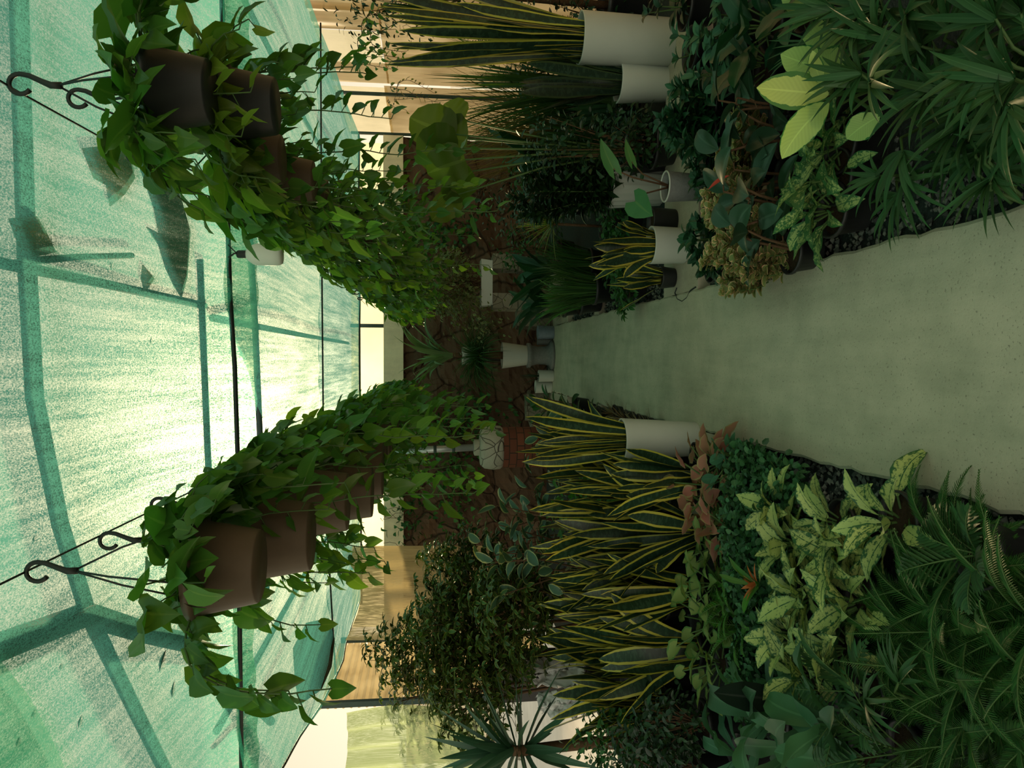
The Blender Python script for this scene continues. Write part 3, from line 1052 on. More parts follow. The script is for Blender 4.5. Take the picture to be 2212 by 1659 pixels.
def p_rosette(F, S, rg, z0, n, L, W, el=(.2, 1.3), droop=(.3, 1.2), prof='lance', pet=.05, r=.03, cols=3, wave=0.04, fold=.14, lobe=0.0, segs=8, twist=.2):
    az = np.arange(n) * 2.4 + rg.normal(0, .25, n)
    q = np.linspace(1, .15, n)
    e = el[0] + (el[1] - el[0]) * (1 - q) + rg.normal(0, .12, n)
    pl = pet * U(rg, .6, 1.2, n)
    foot = np.stack([r * q * np.cos(az), r * q * np.sin(az), z0 + .04 * (1 - q)], -1)
    ep = np.clip(e + .35, 0, 1.5)
    tip = foot + np.stack([np.cos(az) * np.cos(ep) * pl, np.sin(az) * np.cos(ep) * pl, np.sin(ep) * pl], -1)
    if pet > .01:
        for a, b_ in zip(foot, tip):
            tube(S, [a, b_], .0045, 5, False)
    s = U(rg, .7, 1.1, n)
    leaves(F, tip, az, e, U(rg, droop[0], droop[1], n), L * s, W * s, prof, segs, cols, fold, rg.normal(0, .25, n), rg.normal(0, twist, n), lobe, wave, rg)


def p_bush(F, S, rg, z0, H, R, n, L, W, prof='oval', twigs=14, hollow=.45, squash=1.0, el=(-.6, .9), droop=.5, zc=.5):
    """A rounded mass of small leaves on twigs."""
    d = rg.normal(0, 1, (n, 3))
    d /= np.linalg.norm(d, axis=1)[:, None]
    q = hollow + (1 - hollow) * rg.random(n) ** .6
    q *= 1 + .22 * np.sin(d[:, 0] * 5 + 1) * np.cos(d[:, 1] * 4) + rg.normal(0, .06, n)
    P = d * q[:, None] * np.array((R, R * squash, H / 2)) + np.array((0, 0, z0 + H * zc))
    P = P[P[:, 2] > z0 + .01]
    d = d[:len(P)]
    n = len(P)
    az = np.arctan2(P[:, 1], P[:, 0]) + rg.normal(0, .9, n)
    leaves(F, P, az, U(rg, el[0], el[1], n), U(rg, 0, droop * 2, n), L * U(rg, .6, 1.2, n), W * U(rg, .7, 1.2, n), prof, 4, 3, .15, rg.normal(0, .5, n), rg=rg)
    for i in rg.choice(n, min(n, twigs), False):
        b0 = np.array((rg.normal(0, R * .08), rg.normal(0, R * .08), z0))
        tube(S, [b0, b0 * .5 + P[i] * .5 + np.array((0, 0, .06 * H)), P[i]], [.006, .004, .002], 5, False)


def p_grass(F, S, rg, z0, n, L, W, r=.05, el=(.7, 1.5), droop=(.4, 1.8), segs=9, prof='grass'):
    az = rg.random(n) * 2 * PI
    rr = r * np.sqrt(rg.random(n))
    P = np.stack([rr * np.cos(az), rr * np.sin(az), np.full(n, z0)], -1)
    leaves(F, P, az, U(rg, *el, n), U(rg, *droop, n), L * U(rg, .55, 1.1, n), W * U(rg, .7, 1.2, n), prof, segs, 3, .15, rg.normal(0, .3, n), rg.normal(0, .4, n), rg=rg, dpow=1.6)


def fan(F, S, rg, foot, tip, az, el, n=9, L=.2, W=.022, span=2.6):
    """A palmate fan of strap segments at the end of a leaf stalk."""
    foot, tip = np.array(foot, float), np.array(tip, float)
    tube(S, [foot, foot * .45 + tip * .55 + np.array((0, 0, .05)), tip], [.006, .005, .004], 5, False)
    a = az + np.linspace(-span / 2, span / 2, n) + rg.normal(0, .05, n)
    mid = 1 - .35 * np.abs(np.linspace(-1, 1, n)) ** 2
    leaves(F, np.repeat(tip[None], n, 0), a, el * np.cos(a - az) + rg.normal(0, .08, n), U(rg, .35, .9, n), L * mid * U(rg, .9, 1.1, n), W, 'grass', 9, 3, .18, rg.normal(0, .15, n), rg=rg, dpow=1.8)


def p_fans(F, S, rg, z0, spec, n=9, W=.022):
    """spec: list of (dx, dy, dz, azimuth, elevation, length)."""
    for dx, dy, dz, az, el, L in spec:
        fan(F, S, rg, (rg.normal(0, .02), rg.normal(0, .02), z0), (dx, dy, z0 + dz), az, el, n, L, W)


def frond(F, S, rg, foot, az, el, droop, L, nl, ll, lw, prof='lance', sag=.4):
    """A pinnate frond: arched rib with leaflets both sides."""
    k_ = 14
    t = np.linspace(0, 1, k_ + 1)
    th = el - droop * t ** 1.3
    step = L / k_
    pts = np.array(foot, float)[None] + np.concatenate([np.zeros((1, 3)), np.cumsum(np.stack([np.cos(az) * np.cos(th[:-1]), np.sin(az) * np.cos(th[:-1]), np.sin(th[:-1])], -1) * step, 0)])
    tube(S, pts, np.linspace(.004, .0012, k_ + 1), 5, False)
    tt = np.repeat(np.linspace(.18, 1, nl), 2)
    P = np.stack([np.interp(tt * k_, np.arange(k_ + 1), pts[:, i]) for i in range(3)], -1)
    sd = np.tile([1, -1], nl)
    sz = np.sin(np.clip(tt * 1.05, 0, 1) * PI * .86 + .25)
    leaves(F, P, az + sd * (1.15 - .55 * tt), np.interp(tt, t, th) * .6 + .1, sag + rg.normal(0, .1, len(tt)), ll * sz, lw, prof, 4, 3, .12, sd * .25, rg=rg)


def p_palmate(F, S, rg, z0, H, R, n, L=.07, W=.026, trunk=3, lo=.25):
    """Umbrella-tree: leaf stalks ending in rings of leaflets."""
    for i in range(trunk):
        a = rg.random() * 6.28
        tube(S, [(.03 * math.cos(a), .03 * math.sin(a), z0), (.25 * R * math.cos(a), .25 * R * math.sin(a), z0 + H * .45), (.5 * R * math.cos(a + .4), .5 * R * math.sin(a + .4), z0 + H * .85)], [.014, .011, .006], 6, False)
    d = rg.normal(0, 1, (n, 3))
    d /= np.linalg.norm(d, axis=1)[:, None]
    q = .35 + .7 * rg.random(n) ** .7
    hh = z0 + H * (lo + (1 - lo) / 2)
    P = d * q[:, None] * np.array((R, R, H * (1 - lo) / 2)) * (1 + .2 * np.sin(d[:, :1] * 6)) + np.array((0, 0, hh))
    k_ = 7
    az = np.arctan2(P[:, 1], P[:, 0]) + rg.normal(0, .6, n)
    A = (np.linspace(0, 2 * PI, k_, endpoint=False)[None] + az[:, None]).ravel()
    leaves(F, np.repeat(P, k_, 0), A, rg.normal(.1, .25, n * k_), U(rg, .3, 1.1, n * k_), L * U(rg, .75, 1.15, n * k_), W, 'oval', 4, 3, .12, rg.normal(0, .2, n * k_), rg=rg)
    for p in P[::3]:
        tube(S, [p, p * .75 + np.array((0, 0, hh * .25 - .04))], .002, 4, False)


def p_alternate(F, S, rg, z0, stems, H, L, W, prof='oval', gap=.06, spread=.25, droop=(.2, .7), start=.2, r=.04, el=(.0, .8)):
    for s in range(stems):
        a = rg.random() * 6.28
        h = H * U(rg, .6, 1)
        b0 = np.array((r * math.cos(a) * rg.random(), r * math.sin(a) * rg.random(), z0))
        tp = b0 + np.array((math.cos(a) * spread * h, math.sin(a) * spread * h, h))
        tube(S, [b0, (b0 + tp) / 2 + np.array((0, 0, .03)), tp], [.007, .006, .004], 6, False)
        m = max(3, int(h * (1 - start) / gap))
        t = np.linspace(start, 1, m)
        P = b0 + (tp - b0) * t[:, None]
        az = np.arange(m) * 2.4 + a
        pet = P + np.stack([np.cos(az) * .03, np.sin(az) * .03, np.full(m, .01)], -1)
        for q, b_ in zip(P, pet):
            tube(S, [q, b_], .003, 4, False)
        leaves(F, pet, az, el[0] + (el[1] - el[0]) * t + rg.normal(0, .2, m), U(rg, *droop, m), L * U(rg, .75, 1.1, m), W * U(rg, .85, 1.1, m), prof, 8, 5, .14, rg.normal(0, .25, m), rg=rg)


def plant(name, label, cat, loc, fill, leaf, stem='stem', pot=None, group=None, seed=0, scale=1.0, rot=0.0):
    """An Empty at the foot with pot, soil, foliage and stems under it. pot = (kind, radius, height, material)."""
    t = thing(name, label, cat, loc, group)
    t.rotation_euler.z = rot
    z0 = 0.0
    if pot:
        kind, r, h = pot[:3]
        if kind == 'nursery':
            nursery_pot(t, r, h, 0, pot[3] if len(pot) > 3 else 'pot_black')
        elif kind == 'ribbed':
            cyl_pot(t, r, h, 0, pot[3] if len(pot) > 3 else 'pot_white', .82, 18, .035)
        else:
            cyl_pot(t, r, h, 0, pot[3] if len(pot) > 3 else 'pot_white', pot[4] if len(pot) > 4 else .9)
        z0 = h * .87
    F, S = MB(), MB()
    fill(F, S, np.random.default_rng(seed * 7 + 11), z0)
    if F.n:
        F.build('foliage', M[leaf], t)
    if S.n:
        S.build('stems', M[stem], t)
    return t


def top(u, v, y):
    return at_y(u, v, y).z


ORD = ['nearest', 'second', 'third', 'fourth', 'fifth', 'sixth', 'seventh', 'eighth', 'ninth', 'tenth', 'eleventh', 'twelfth', 'thirteenth', 'fourteenth', 'fifteenth', 'sixteenth', 'seventeenth', 'farthest']


# ------------------------------------------------------------------ hanging pothos rows
def hanger(mb, hook, zr, r, zh):
    """S hook with three cords down to the rim (z = 0 at the pot foot)."""
    a = np.linspace(PI + 1.0, 0, 14)
    hk = [(.024 * math.cos(x), 0, zh - .026 + .026 * math.sin(x)) for x in a]
    tube(hook, hk + [(.021, 0, zh - .045), (.008, 0, zh - .075), (0, 0, zh - .095), (0, 0, zh - .12)], [.006] * 14 + [.0065, .007, .0085, .009], 8)
    for k_ in range(3):
        q = k_ * 2.094 + .5
        tube(mb, [(0, 0, zh - .11), (r * .45 * math.cos(q), r * .45 * math.sin(q), zh - .11 + (zr - zh + .11) * .36), (r * math.cos(q), r * math.sin(q), zr)], .0028, 5)


def hanging(x, y, zp, r, h, zh, label, group, mat, vines, seed, lime=False, ntop=20, side=None):
    t = thing('hanging_pothos', label, 'hanging plant', (x, y, zp), group)
    rg = np.random.default_rng(seed)
    t.rotation_euler.z = 0 if side is not None else rg.random() * 6
    nursery_pot(t, r, h, 0, mat)
    mb = MB()
    hook = MB()
    hanger(mb, hook, h, r, zh - zp)
    hg = mb.build('hanger', M['wire'], t)
    hook.build('hook', M['wire'], hg)
    F, S = MB(), MB()
    p_pothos_top(F, S, rg, h * .88, r, ntop)
    for ln in vines:
        a = rg.random() * 6.28
        vine(F, S, rg, (r * .9 * math.cos(a), r * .9 * math.sin(a), h * .95), a, ln, .098 if side is not None else .085)
    if side is not None:                        # a curtain of short shoots over the side next to the path
        for _ in range(9):
            a = side + rg.uniform(-1.3, 1.3)
            vine(F, S, rg, (r * .95 * math.cos(a), r * .95 * math.sin(a), h * .97), a, rg.uniform(.10, .26), .10)
    F.build('foliage', M['pothos_lime' if lime else 'pothos'], t)
    S.build('vines', M['stem'], t)
    return t


rg = np.random.default_rng(77)
NR = 18
ysR = np.concatenate([[1.98, 2.22], 2.55 + np.arange(NR - 2) * .385])
for i, y in enumerate(ysR):
    x = .66 + .02 * math.sin(i * 2.1) + (.03 if i == 1 else 0)
    zp = 2.13 + .02 * math.sin(i * 1.7) - (.10 if i == 1 else 0) - .030 * min(i, 9) - .002 * i
    nv = 4 if i < 2 else 13
    ln = rg.uniform(.15, .42, nv) if i < 2 else rg.uniform(.2, .62, nv)
    if i in (4, 6, 9):
        ln = np.append(ln, [.85, .95])
    hanging(x, y, zp, .105, .14, 2.60 - .030 * min(i, 9), ORD[i] + ' pothos of the hanging row on the side of the tall white pots', 'hanging pothos above the right bed', 'pot_black' if i < 2 else 'pot_brown', list(ln), 200 + i, i % 5 == 1, 44 if i < 2 else 24, 3.6 if i < 3 else None)
mb = MB()
tube(mb, [(.65, -.4, 2.655), (.655, 2.0, 2.602), (.67, 3.8, 2.45), (.67, 5.4, 2.34), (.66, 9.4, 2.33)], .003, 5)
tag(mb.build('support_wire', M['wire']), 'wire carrying the hanging pots on the side of the white bulb', 'wire')

NL = 18
ysL = 1.98 + np.arange(NL) * .40
for i, y in enumerate(ysL):
    x = -.53 - .02 * math.sin(i * 2.3) - .004 * i
    zp = [2.02, 1.95, 1.88, 1.82, 1.80, 1.82][i] if i < 6 else 1.84
    ph = [.16, .22, .26, .28, .28, .26][i] if i < 6 else .22
    nv = 6 if i < 6 else 11
    ln = rg.uniform(.15, .5, nv) if i < 6 else rg.uniform(.2, .6, nv)
    if i in (2, 4, 5, 7):
        ln = np.append(ln, [.8, .9])
    hanging(x, y, zp, .125 if i < 1 else .14, ph, 2.58 - .01 * i, ORD[i] + ' pothos of the hanging row on the side of the brick pedestal', 'hanging pothos above the left bed', 'pot_brown', list(ln), 300 + i, i % 4 == 2, 44, -.35)
mb = MB()
tube(mb, [(-.5, -.4, 2.63), (-.53, 2.0, 2.582), (-.57, 5, 2.51), (-.60, 9.2, 2.40)], .003, 5)
tag(mb.build('support_wire', M['wire']), 'wire carrying the hanging pots on the side of the sun glare', 'wire')

# the bulb
p = at_y(565, 550, 3.4)
t = thing('led_bulb', 'large white dome bulb hanging from the black cable', 'light bulb', (p.x, p.y, at_y(612, 550, 3.4).z))
hb = at_y(521, 550, 3.4).z - t.location.z
mb = MB()
R = .047
lathe(mb, [(.001, 0), (R * .8, .004), (R * .96, .016), (R, .04), (R, hb * .62), (R * .9, hb * .72), (R * .55, hb * .85), (R * .36, hb * .88)], 28)
mb.build('dome', M['bulb'], t)
mb = MB()
lathe(mb, [(R * .37, hb * .86), (R * .37, hb * 1.06), (R * .3, hb * 1.1), (.001, hb * 1.1)], 18)
mb.build('socket', M['pot_black'], t)
mb = MB()
tube(mb, [(0, 0, hb * 1.08), (.004, 0, hb * 1.16), (-.015, .0, hb * 1.30)], .004, 5)
tube(mb, [(0, 0, hb * 1.08), (.02, 0, hb * 1.2), (.04, 0, hb * 1.31)], .0025, 5)
mb.build('cord', M['wire'], t)


# ------------------------------------------------------------------ left bed
def snake(v, y, ut, n, label, W=.062, pot=('nursery', .11, .2), name='snake_plant', leaf='snake', seed=0, group='snake plants of the long row', lean=.24, r=.085):
    b0 = base(v, y)
    H = top(ut, v, y) - pot[2] * .87
    return plant(name, label, 'snake plant', b0, lambda F, S, g, z: p_snake(F, S, g, z, H, r, n + 2, W * 1.32, lean), leaf, 'stem', pot, group, seed)


row = [(1005, 4.55, 1130, 15, 'yellow-edged snake plant beside the white pot, leaning its leaves towards the path'),
       (1062, 4.35, 1185, 14, 'yellow-edged snake plant next but one to the white pot in the long row'),
       (1120, 4.55, 1140, 15, 'yellow-edged snake plant in the long row behind the pink leaves, third after the white pot'),
       (1178, 4.35, 1175, 14, 'yellow-edged snake plant in the long row, fourth after the white pot'),
       (1236, 4.50, 1160, 15, 'yellow-edged snake plant in the long row, fifth after the white pot'),
       (1294, 4.35, 1190, 14, 'yellow-edged snake plant in the long row, sixth after the white pot'),
       (1352, 4.50, 1140, 14, 'yellow-edged snake plant in the long row in front of the white tarpaulin'),
       (1410, 4.30, 1185, 14, 'yellow-edged snake plant in the long row, eighth after the white pot'),
       (1468, 4.45, 1160, 13, 'yellow-edged snake plant in the long row, last but one before the spiky plant'),
       (1525, 4.30, 1235, 12, 'yellow-edged snake plant at the outer end of the long row')]
for i, (v, y, ut, n, lab) in enumerate(row):
    snake(v, y, ut, n, lab, seed=i + 1)
for i, (v, y, ut, lab) in enumerate([(1035, 3.98, 1290, 'shorter snake plant in front of the long row behind the pink leaves'),
                                     (1150, 4.0, 1265, 'shorter snake plant in front of the middle of the long row'),
                                     (1275, 4.0, 1255, 'shorter snake plant in front of the long row by the pale arrow leaves'),
                                     (1400, 3.95, 1280, 'shorter snake plant in front of the outer half of the long row')]):
    snake(v, y, ut, 11, lab, seed=40 + i, group='shorter snake plants in front of the long row', pot=('nursery', .10, .15))
b0 = base(948, 4.32, .015)
plant('snake_plant', 'snake plant in the white cylinder pot at the corner of the left path slab', 'snake plant', b0, lambda F, S, g, z: p_snake(F, S, g, z, top(1120, 948, 4.32) - z, .08, 14, .06, .2), 'snake', 'stem', ('cyl', .125, top(1342, 945, 4.32) - .015, 'pot_white', .80), None, 61)
t = thing('nursery_pot', 'small black nursery pot tilted against the white pot on the path slab', 'pot', base(985, 4.02, .015))
nursery_pot(t, .075, .12, 0, 'pot_black')

# pink and pale arrow-leaved plants
for i, (v, y, ut, pink, lab) in enumerate([
        (1000, 3.68, 1510, 1, 'pink arrow-leaved plant nearest the path beside the black nursery pot'),
        (1050, 3.72, 1455, 1, 'pink arrow-leaved plant in front of the snake plants, second from the path'),
        (1105, 3.75, 1480, 1, 'pink arrow-leaved plant in front of the snake plants, third from the path'),
        (1180, 3.72, 1500, 0, 'pale green arrow-leaved plant next to the last pink one'),
        (1260, 3.72, 1465, 0, 'pale green arrow-leaved plant in front of the middle of the snake plants'),
        (1345, 3.7, 1450, 0, 'pale green arrow-leaved plant, third of its kind from the path'),
        (1430, 3.65, 1480, 0, 'pale green arrow-leaved plant at the outer end of its row'),
        (1140, 3.55, 1520, 1, 'small pink-leaved plant just behind the low dense green cushions')]):
    b0 = base(v, y)
    H = top(ut, v, y)
    plant('syngonium', lab, 'plant', b0, lambda F, S, g, z: p_rosette(F, S, g, z, 15, .105, .092, (-.2, .6), (.1, .6), 'heart', (H - z) * .8, .05, 5, .05, .12, .28, 7), 'syng_pink' if pink else 'syng_green', 'stem', ('nursery', .08, .12), 'arrow-leaved plants in front of the snake plants', 70 + i)

# low green cushions
for i, (v, y, ut, kind, lab) in enumerate([
        (1000, 3.5, 1550, 'blue', 'blue-green leafy plant beside the path in front of the pink leaves'),
        (1038, 3.3, 1590, 'bush', 'dense low small-leaved cushion nearest the path'),
        (1075, 3.3, 1580, 'bush', 'dense low small-leaved cushion, second from the path'),
        (1140, 3.25, 1575, 'bush', 'dense low small-leaved cushion, third from the path'),
        (1205, 3.25, 1580, 'bush', 'dense low small-leaved cushion, fourth from the path'),
        (1270, 3.2, 1590, 'bush', 'dense low small-leaved cushion behind the orange bromeliad'),
        (1075, 3.02, 1655, 'bush', 'dense low small-leaved cushion in front, nearest the mottled plants by the path'),
        (1125, 3.02, 1650, 'bush', 'dense low small-leaved cushion in front, between the first two mottled plants'),
        (1200, 3.05, 1655, 'bush', 'dense low small-leaved cushion in front, just short of the orange bromeliad'),
        (1350, 3.3, 1570, 'fern', 'light green ladder fern behind the pale mottled plants'),
        (1290, 3.42, 1560, 'fern', 'light green ladder fern nearer the path'),
        (1420, 3.2, 1600, 'bush', 'dense low small-leaved cushion beyond the ferns'),
        (1480, 3.25, 1590, 'bush', 'dense low small-leaved cushion beside the dark paddle leaf')]):
    b0 = base(v, y)
    H = top(ut, v, y)
    if kind == 'bush':
        plant('small_leaved_plant', lab, 'plant', b0, lambda F, S, g, z: p_bush(F, S, g, z * .5, H - z * .3, .19, 700, .034, .026, 'round', 14, .5), 'cushion', 'stem', ('nursery', .085, .11), 'low small-leaved cushions', 90 + i)
    elif kind == 'blue':
        plant('leafy_plant', lab, 'plant', b0, lambda F, S, g, z: p_alternate(F, S, g, z, 6, H - z, .09, .055, 'oval', .045, .4), 'blue_green', 'stem', ('nursery', .07, .1), None, 90 + i)
    else:
        def fill(F, S, g, z):
            for q in range(12):
                frond(F, S, g, (0, 0, z), q * .55 + g.normal(0, .2), g.uniform(.7, 1.3), g.uniform(.8, 1.6), .26, 18, .045, .016, 'oval', .3)
        plant('ladder_fern', lab, 'fern', b0, fill, 'fern', 'stem', ('nursery', .08, .11), 'ladder ferns', 90 + i)

# pale mottled aglaonema
for i, (v, y, ut, n, lab) in enumerate([
        (1100, 2.95, 1735, 13, 'pale mottled aglaonema at the path edge, farthest of its block'),
        (1135, 2.55, 1840, 13, 'pale mottled aglaonema at the path edge with leaves reaching over the gravel'),
        (1175, 2.85, 1715, 14, 'pale mottled aglaonema behind, second from the path'),
        (1200, 2.5, 1830, 13, 'pale mottled aglaonema in the middle of its block'),
        (1285, 2.75, 1760, 14, 'pale mottled aglaonema beside the orange bromeliad'),
        (1300, 2.42, 1840, 13, 'pale mottled aglaonema in front next to the feathery fern'),
        (1370, 2.85, 1705, 15, 'large pale mottled aglaonema with the broadest leaves'),
        (1400, 2.5, 1800, 13, 'pale mottled aglaonema half under the palm fronds'),
        (1460, 2.75, 1760, 12, 'pale mottled aglaonema at the outer end of its block'),
        (1125, 2.22, 2020, 7, 'small pale mottled aglaonema by the path nearest the camera')]):
    b0 = base(v, y)
    H = top(ut, v, y)
    plant('aglaonema', lab, 'aglaonema', b0, lambda F, S, g, z: p_rosette(F, S, g, z, n + 3, .185, .082, (.1, 1.2), (.4, 1.3), 'lance', max(.04, (H - z) * .45), .04, 5, .06, .12), 'aglaonema', 'stem', ('nursery', .095, .13), 'pale mottled aglaonemas', 110 + i)
b0 = base(1258, 3.0)
plant('bromeliad', 'bromeliad with an orange centre among the mottled plants', 'bromeliad', b0, lambda F, S, g, z: p_rosette(F, S, g, z + .10, 7, .17, .035, (.3, 1.2), (.3, .8), 'strap', .0, .02), 'fern', 'stem', ('nursery', .08, .13), None, 130)
t = [o for o in bpy.data.objects if o.name.startswith('bromeliad')][0]
mb = MB()
leaves(mb, np.repeat([[0, 0, .225]], 9, 0), np.arange(9) * .7, np.linspace(.3, 1.2, 9), .3, .09, .02, 'lance', 5, 3, .2, rg=np.random.default_rng(4))
c = plain_mat('orange_bract', (.42, .12, .03), .5)
tag(mb.build('bract', c, t), 'orange central leaves', None)

# feathery ferns and palm fronds in the near left corner
for i, (v, y, n, L, lab) in enumerate([
        (1250, 2.02, 34, .36, 'feathery dark fern spilling towards the path in the near corner'),
        (1330, 1.98, 40, .42, 'feathery dark fern in the middle of the near corner'),
        (1450, 1.92, 40, .42, 'feathery dark fern below the fan-shaped palm leaf'),
        (1570, 1.95, 40, .42, 'feathery dark fern at the outer side of the near corner'),
        (1320, 1.74, 36, .40, 'feathery dark fern at the picture edge by the path'),
        (1500, 1.70, 36, .40, 'feathery dark fern at the picture edge away from the path'),
        (1400, 2.2, 30, .36, 'feathery dark fern just in front of the mottled plants')]):
    def fill(F, S, g, z):
        for q in range(n):
            frond(F, S, g, (g.normal(0, .05), g.normal(0, .05), z), q * 2.4 + g.normal(0, .3), g.uniform(.5, 1.35), g.uniform(.8, 1.9), L * g.uniform(.7, 1.1), 46, .05, .0035, 'grass', .3)
    plant('feathery_fern', lab, 'fern', base(v, y), fill, 'feather', 'stem', None, 'feathery ferns in the near left corner', 140 + i)
for i, (v, y, az0, n, lab) in enumerate([(1490, 2.35, 1.0, 7, 'small palm with ladder-like fronds over the mottled plants'), (1195, 1.86, 1.2, 6, 'small stiff palm in the near corner beside the path'), (1620, 2.15, 1.3, 7, 'small palm with ladder-like fronds at the outer near corner')]):
    def fill(F, S, g, z):
        for q in range(n):
            frond(F, S, g, (0, 0, z), q * 2.4 + az0, g.uniform(.75, 1.3), g.uniform(.6, 1.2), g.uniform(.24, .36) * (.62 if i == 1 else 1), 13, .09, .014, 'lance', .35)
    plant('parlour_palm', lab, 'palm', base(v, y), fill, 'palm', 'stem', ('nursery', .09, .14), 'small feather palms', 150 + i)
b0 = base(1520, 2.1)
plant('fan_palm', 'pale fan-shaped palm leaf standing in the feathery ferns', 'palm', b0, lambda F, S, g, z: p_fans(F, S, g, z, [(0, .05, .16, -1.4, .5, .17), (.1, -.05, .12, .2, .4, .16)], 11, .02), 'palm', 'stem', ('nursery', .07, .12), None, 155)

# broad strap leaves at the outer left
for i, (v, y, ut, n, L, W, leaf, lab) in enumerate([
        (1540, 3.0, 1520, 9, .42, .11, 'nest', 'broad strap-leaved plant with an upright dark paddle leaf'),
        (1610, 2.75, 1560, 8, .40, .11, 'nest', 'broad strap-leaved plant at the outer edge of the bed'),
        (1560, 2.45, 1720, 8, .30, .10, 'nest', 'pale-undersided broad-leaved plant behind the palm fronds'),
        (1640, 2.35, 1760, 8, .30, .10, 'nest', 'broad-leaved plant in the outermost near corner'),
        (1630, 3.35, 1500, 9, .30, .09, 'blue_green', 'blue-green broad-leaved plant in front of the dark small-leaved shrub')]):
    plant('birds_nest_fern' if leaf == 'nest' else 'broad_leaved_plant', lab, 'plant', base(v, y), lambda F, S, g, z: p_rosette(F, S, g, z, n, L, W, (.35, 1.35), (.5, 1.4), 'paddle', .02, .03, 5, .10, .14, 0, 12), leaf, 'stem', ('nursery', .10, .14), 'broad strap-leaved plants', 160 + i)
p = base(1520, 3.05)
t = thing('rubber_plant', 'single dark upright paddle leaf among the broad strap leaves', 'plant', p)
nursery_pot(t, .07, .1)
mb = MB()
q = leaf_at(mb, p, (1690, 1510, 2.9), (1545, 1497, 2.85), .115, 'oval', .15, .1)
mb.build('leaf', M['rubber_shaded'], t)
mb = MB()
tube(mb, [(0, 0, .09), (q.x * .5, q.y * .5, q.z * .7 + .02), tuple(q)], .006)
mb.build('stalk', M['stem'], t)

# outer left shrubs
for i, (v, y, ut, R, n, lab) in enumerate([(1600, 4.25, 1240, .26, 700, 'dark small-leaved shrub beside the trunk of the spiky plant'), (1665, 3.85, 1290, .28, 700, 'dark small-leaved shrub cut by the picture edge'), (1560, 3.75, 1380, .2, 420, 'lower dark small-leaved shrub in front of the spiky plant')]):
    plant('small_leaved_shrub', lab, 'shrub', base(v, y), lambda F, S, g, z: p_bush(F, S, g, z, top(ut, v, y) - z, R, n, .055, .026, 'lance', 18, .35), 'dark_bush' if i else 'bush', 'bark', ('nursery', .12, .18), 'dark small-leaved shrubs at the outer left', 170 + i)

# spiky yucca on a trunk
y = 4.9
b0 = base(1602, y)
zc = top(1105, 1602, y)
t = thing('yucca', 'spiky yucca with stiff sword leaves on a brown trunk', 'yucca', b0)
nursery_pot(t, .15, .25)
g = np.random.default_rng(9)
mb = MB()
tube(mb, [(0, 0, .2), (.02, 0, .5), (-.01, 0, zc - .05), (0, 0, zc + .04)], [.045, .04, .035, .03], 10)
mb.build('trunk', M['bark'], t)
mb = MB()
n = 46
leaves(mb, np.stack([np.zeros(n), np.zeros(n), np.linspace(zc - .12, zc + .05, n)], -1), np.arange(n) * 2.4, np.linspace(-.75, 1.35, n) + g.normal(0, .1, n), g.uniform(-.05, .25, n), g.uniform(.45, .62, n), .066, 'spike', 8, 3, .2, rg=g)
mb.build('foliage', M['yucca'], t)

# umbrella trees and variegated rubber plants
for i, (v, y, ut, R, n, lo, lab) in enumerate([
        (1250, 7.0, 905, .62, 330, .3, 'umbrella tree nearest the brick pedestal in the leafy thicket'),
        (1335, 6.4, 880, .55, 330, .3, 'umbrella tree in the middle of the leafy thicket'),
        (1420, 6.9, 800, .60, 300, .45, 'tallest umbrella tree, its crown against the corrugated sheet'),
        (1460, 6.2, 905, .48, 260, .35, 'umbrella tree with yellowish leaves at the outer end of the thicket'),
        (1300, 5.8, 1010, .45, 230, .3, 'low umbrella tree just behind the snake plants')]):
    plant('umbrella_tree', lab, 'tree', base(v, y), lambda F, S, g, z: p_palmate(F, S, g, z, top(ut, v, y) - z, R, int(n * 1.4), .088, .034, 4, lo), 'schefflera', 'bark', ('nursery', .18, .28), 'umbrella trees behind the snake plants', 180 + i)
for i, (v, y, ut, st, lab) in enumerate([
        (1075, 5.9, 1070, 6, 'rubber plant with cream-edged leaves next to the brick pedestal'),
        (1140, 5.8, 1020, 7, 'tall rubber plant with cream-edged leaves behind the snake plants'),
        (1200, 5.6, 1060, 7, 'rubber plant with cream-edged leaves, third from the pedestal'),
        (1245, 5.2, 1130, 5, 'rubber plant with cream-edged leaves in front of the umbrella trees')]):
    plant('variegated_rubber_plant', lab, 'rubber plant', base(v, y), lambda F, S, g, z: p_alternate(F, S, g, z, st, top(ut, v, y) - z, .16, .085, 'oval', .075, .28, (.2, .8), .15), 'rubber_var', 'bark', ('nursery', .12, .2), 'cream-edged rubber plants', 190 + i)
for i, (v, y, ut, lab) in enumerate([(1075, 5.15, 1195, 'bright green leafy ground plant behind the snake plants'), (1120, 5.25, 1185, 'bright green leafy ground plant beneath the cream-edged rubber plants')]):
    plant('leafy_plant', lab, 'plant', base(v, y), lambda F, S, g, z: p_bush(F, S, g, z * .5, top(ut, v, y) - z * .5, .22, 330, .07, .03, 'oval', 16, .3), 'bush_bright', 'stem', ('nursery', .12, .15), 'bright green ground plants', 196 + i)
for i, (v, y, ut, lab) in enumerate([(880, 7.3, 1150, 'small rubber plant beside the path in front of the pedestal'), (915, 6.8, 1145, 'rubber plant with pale-edged leaves hiding the foot of the pedestal'), (905, 6.3, 1200, 'low rubber plant on the gravel by the path')]):
    plant('rubber_plant', lab, 'rubber plant', base(v, y), lambda F, S, g, z: p_alternate(F, S, g, z, 5, top(ut, v, y) - z, .15, .085, 'oval', .06, .3, (.2, .7), .1), 'rubber_var' if i else 'bush', 'bark', ('nursery', .11, .16), 'small rubber plants by the pedestal', 200 + i)
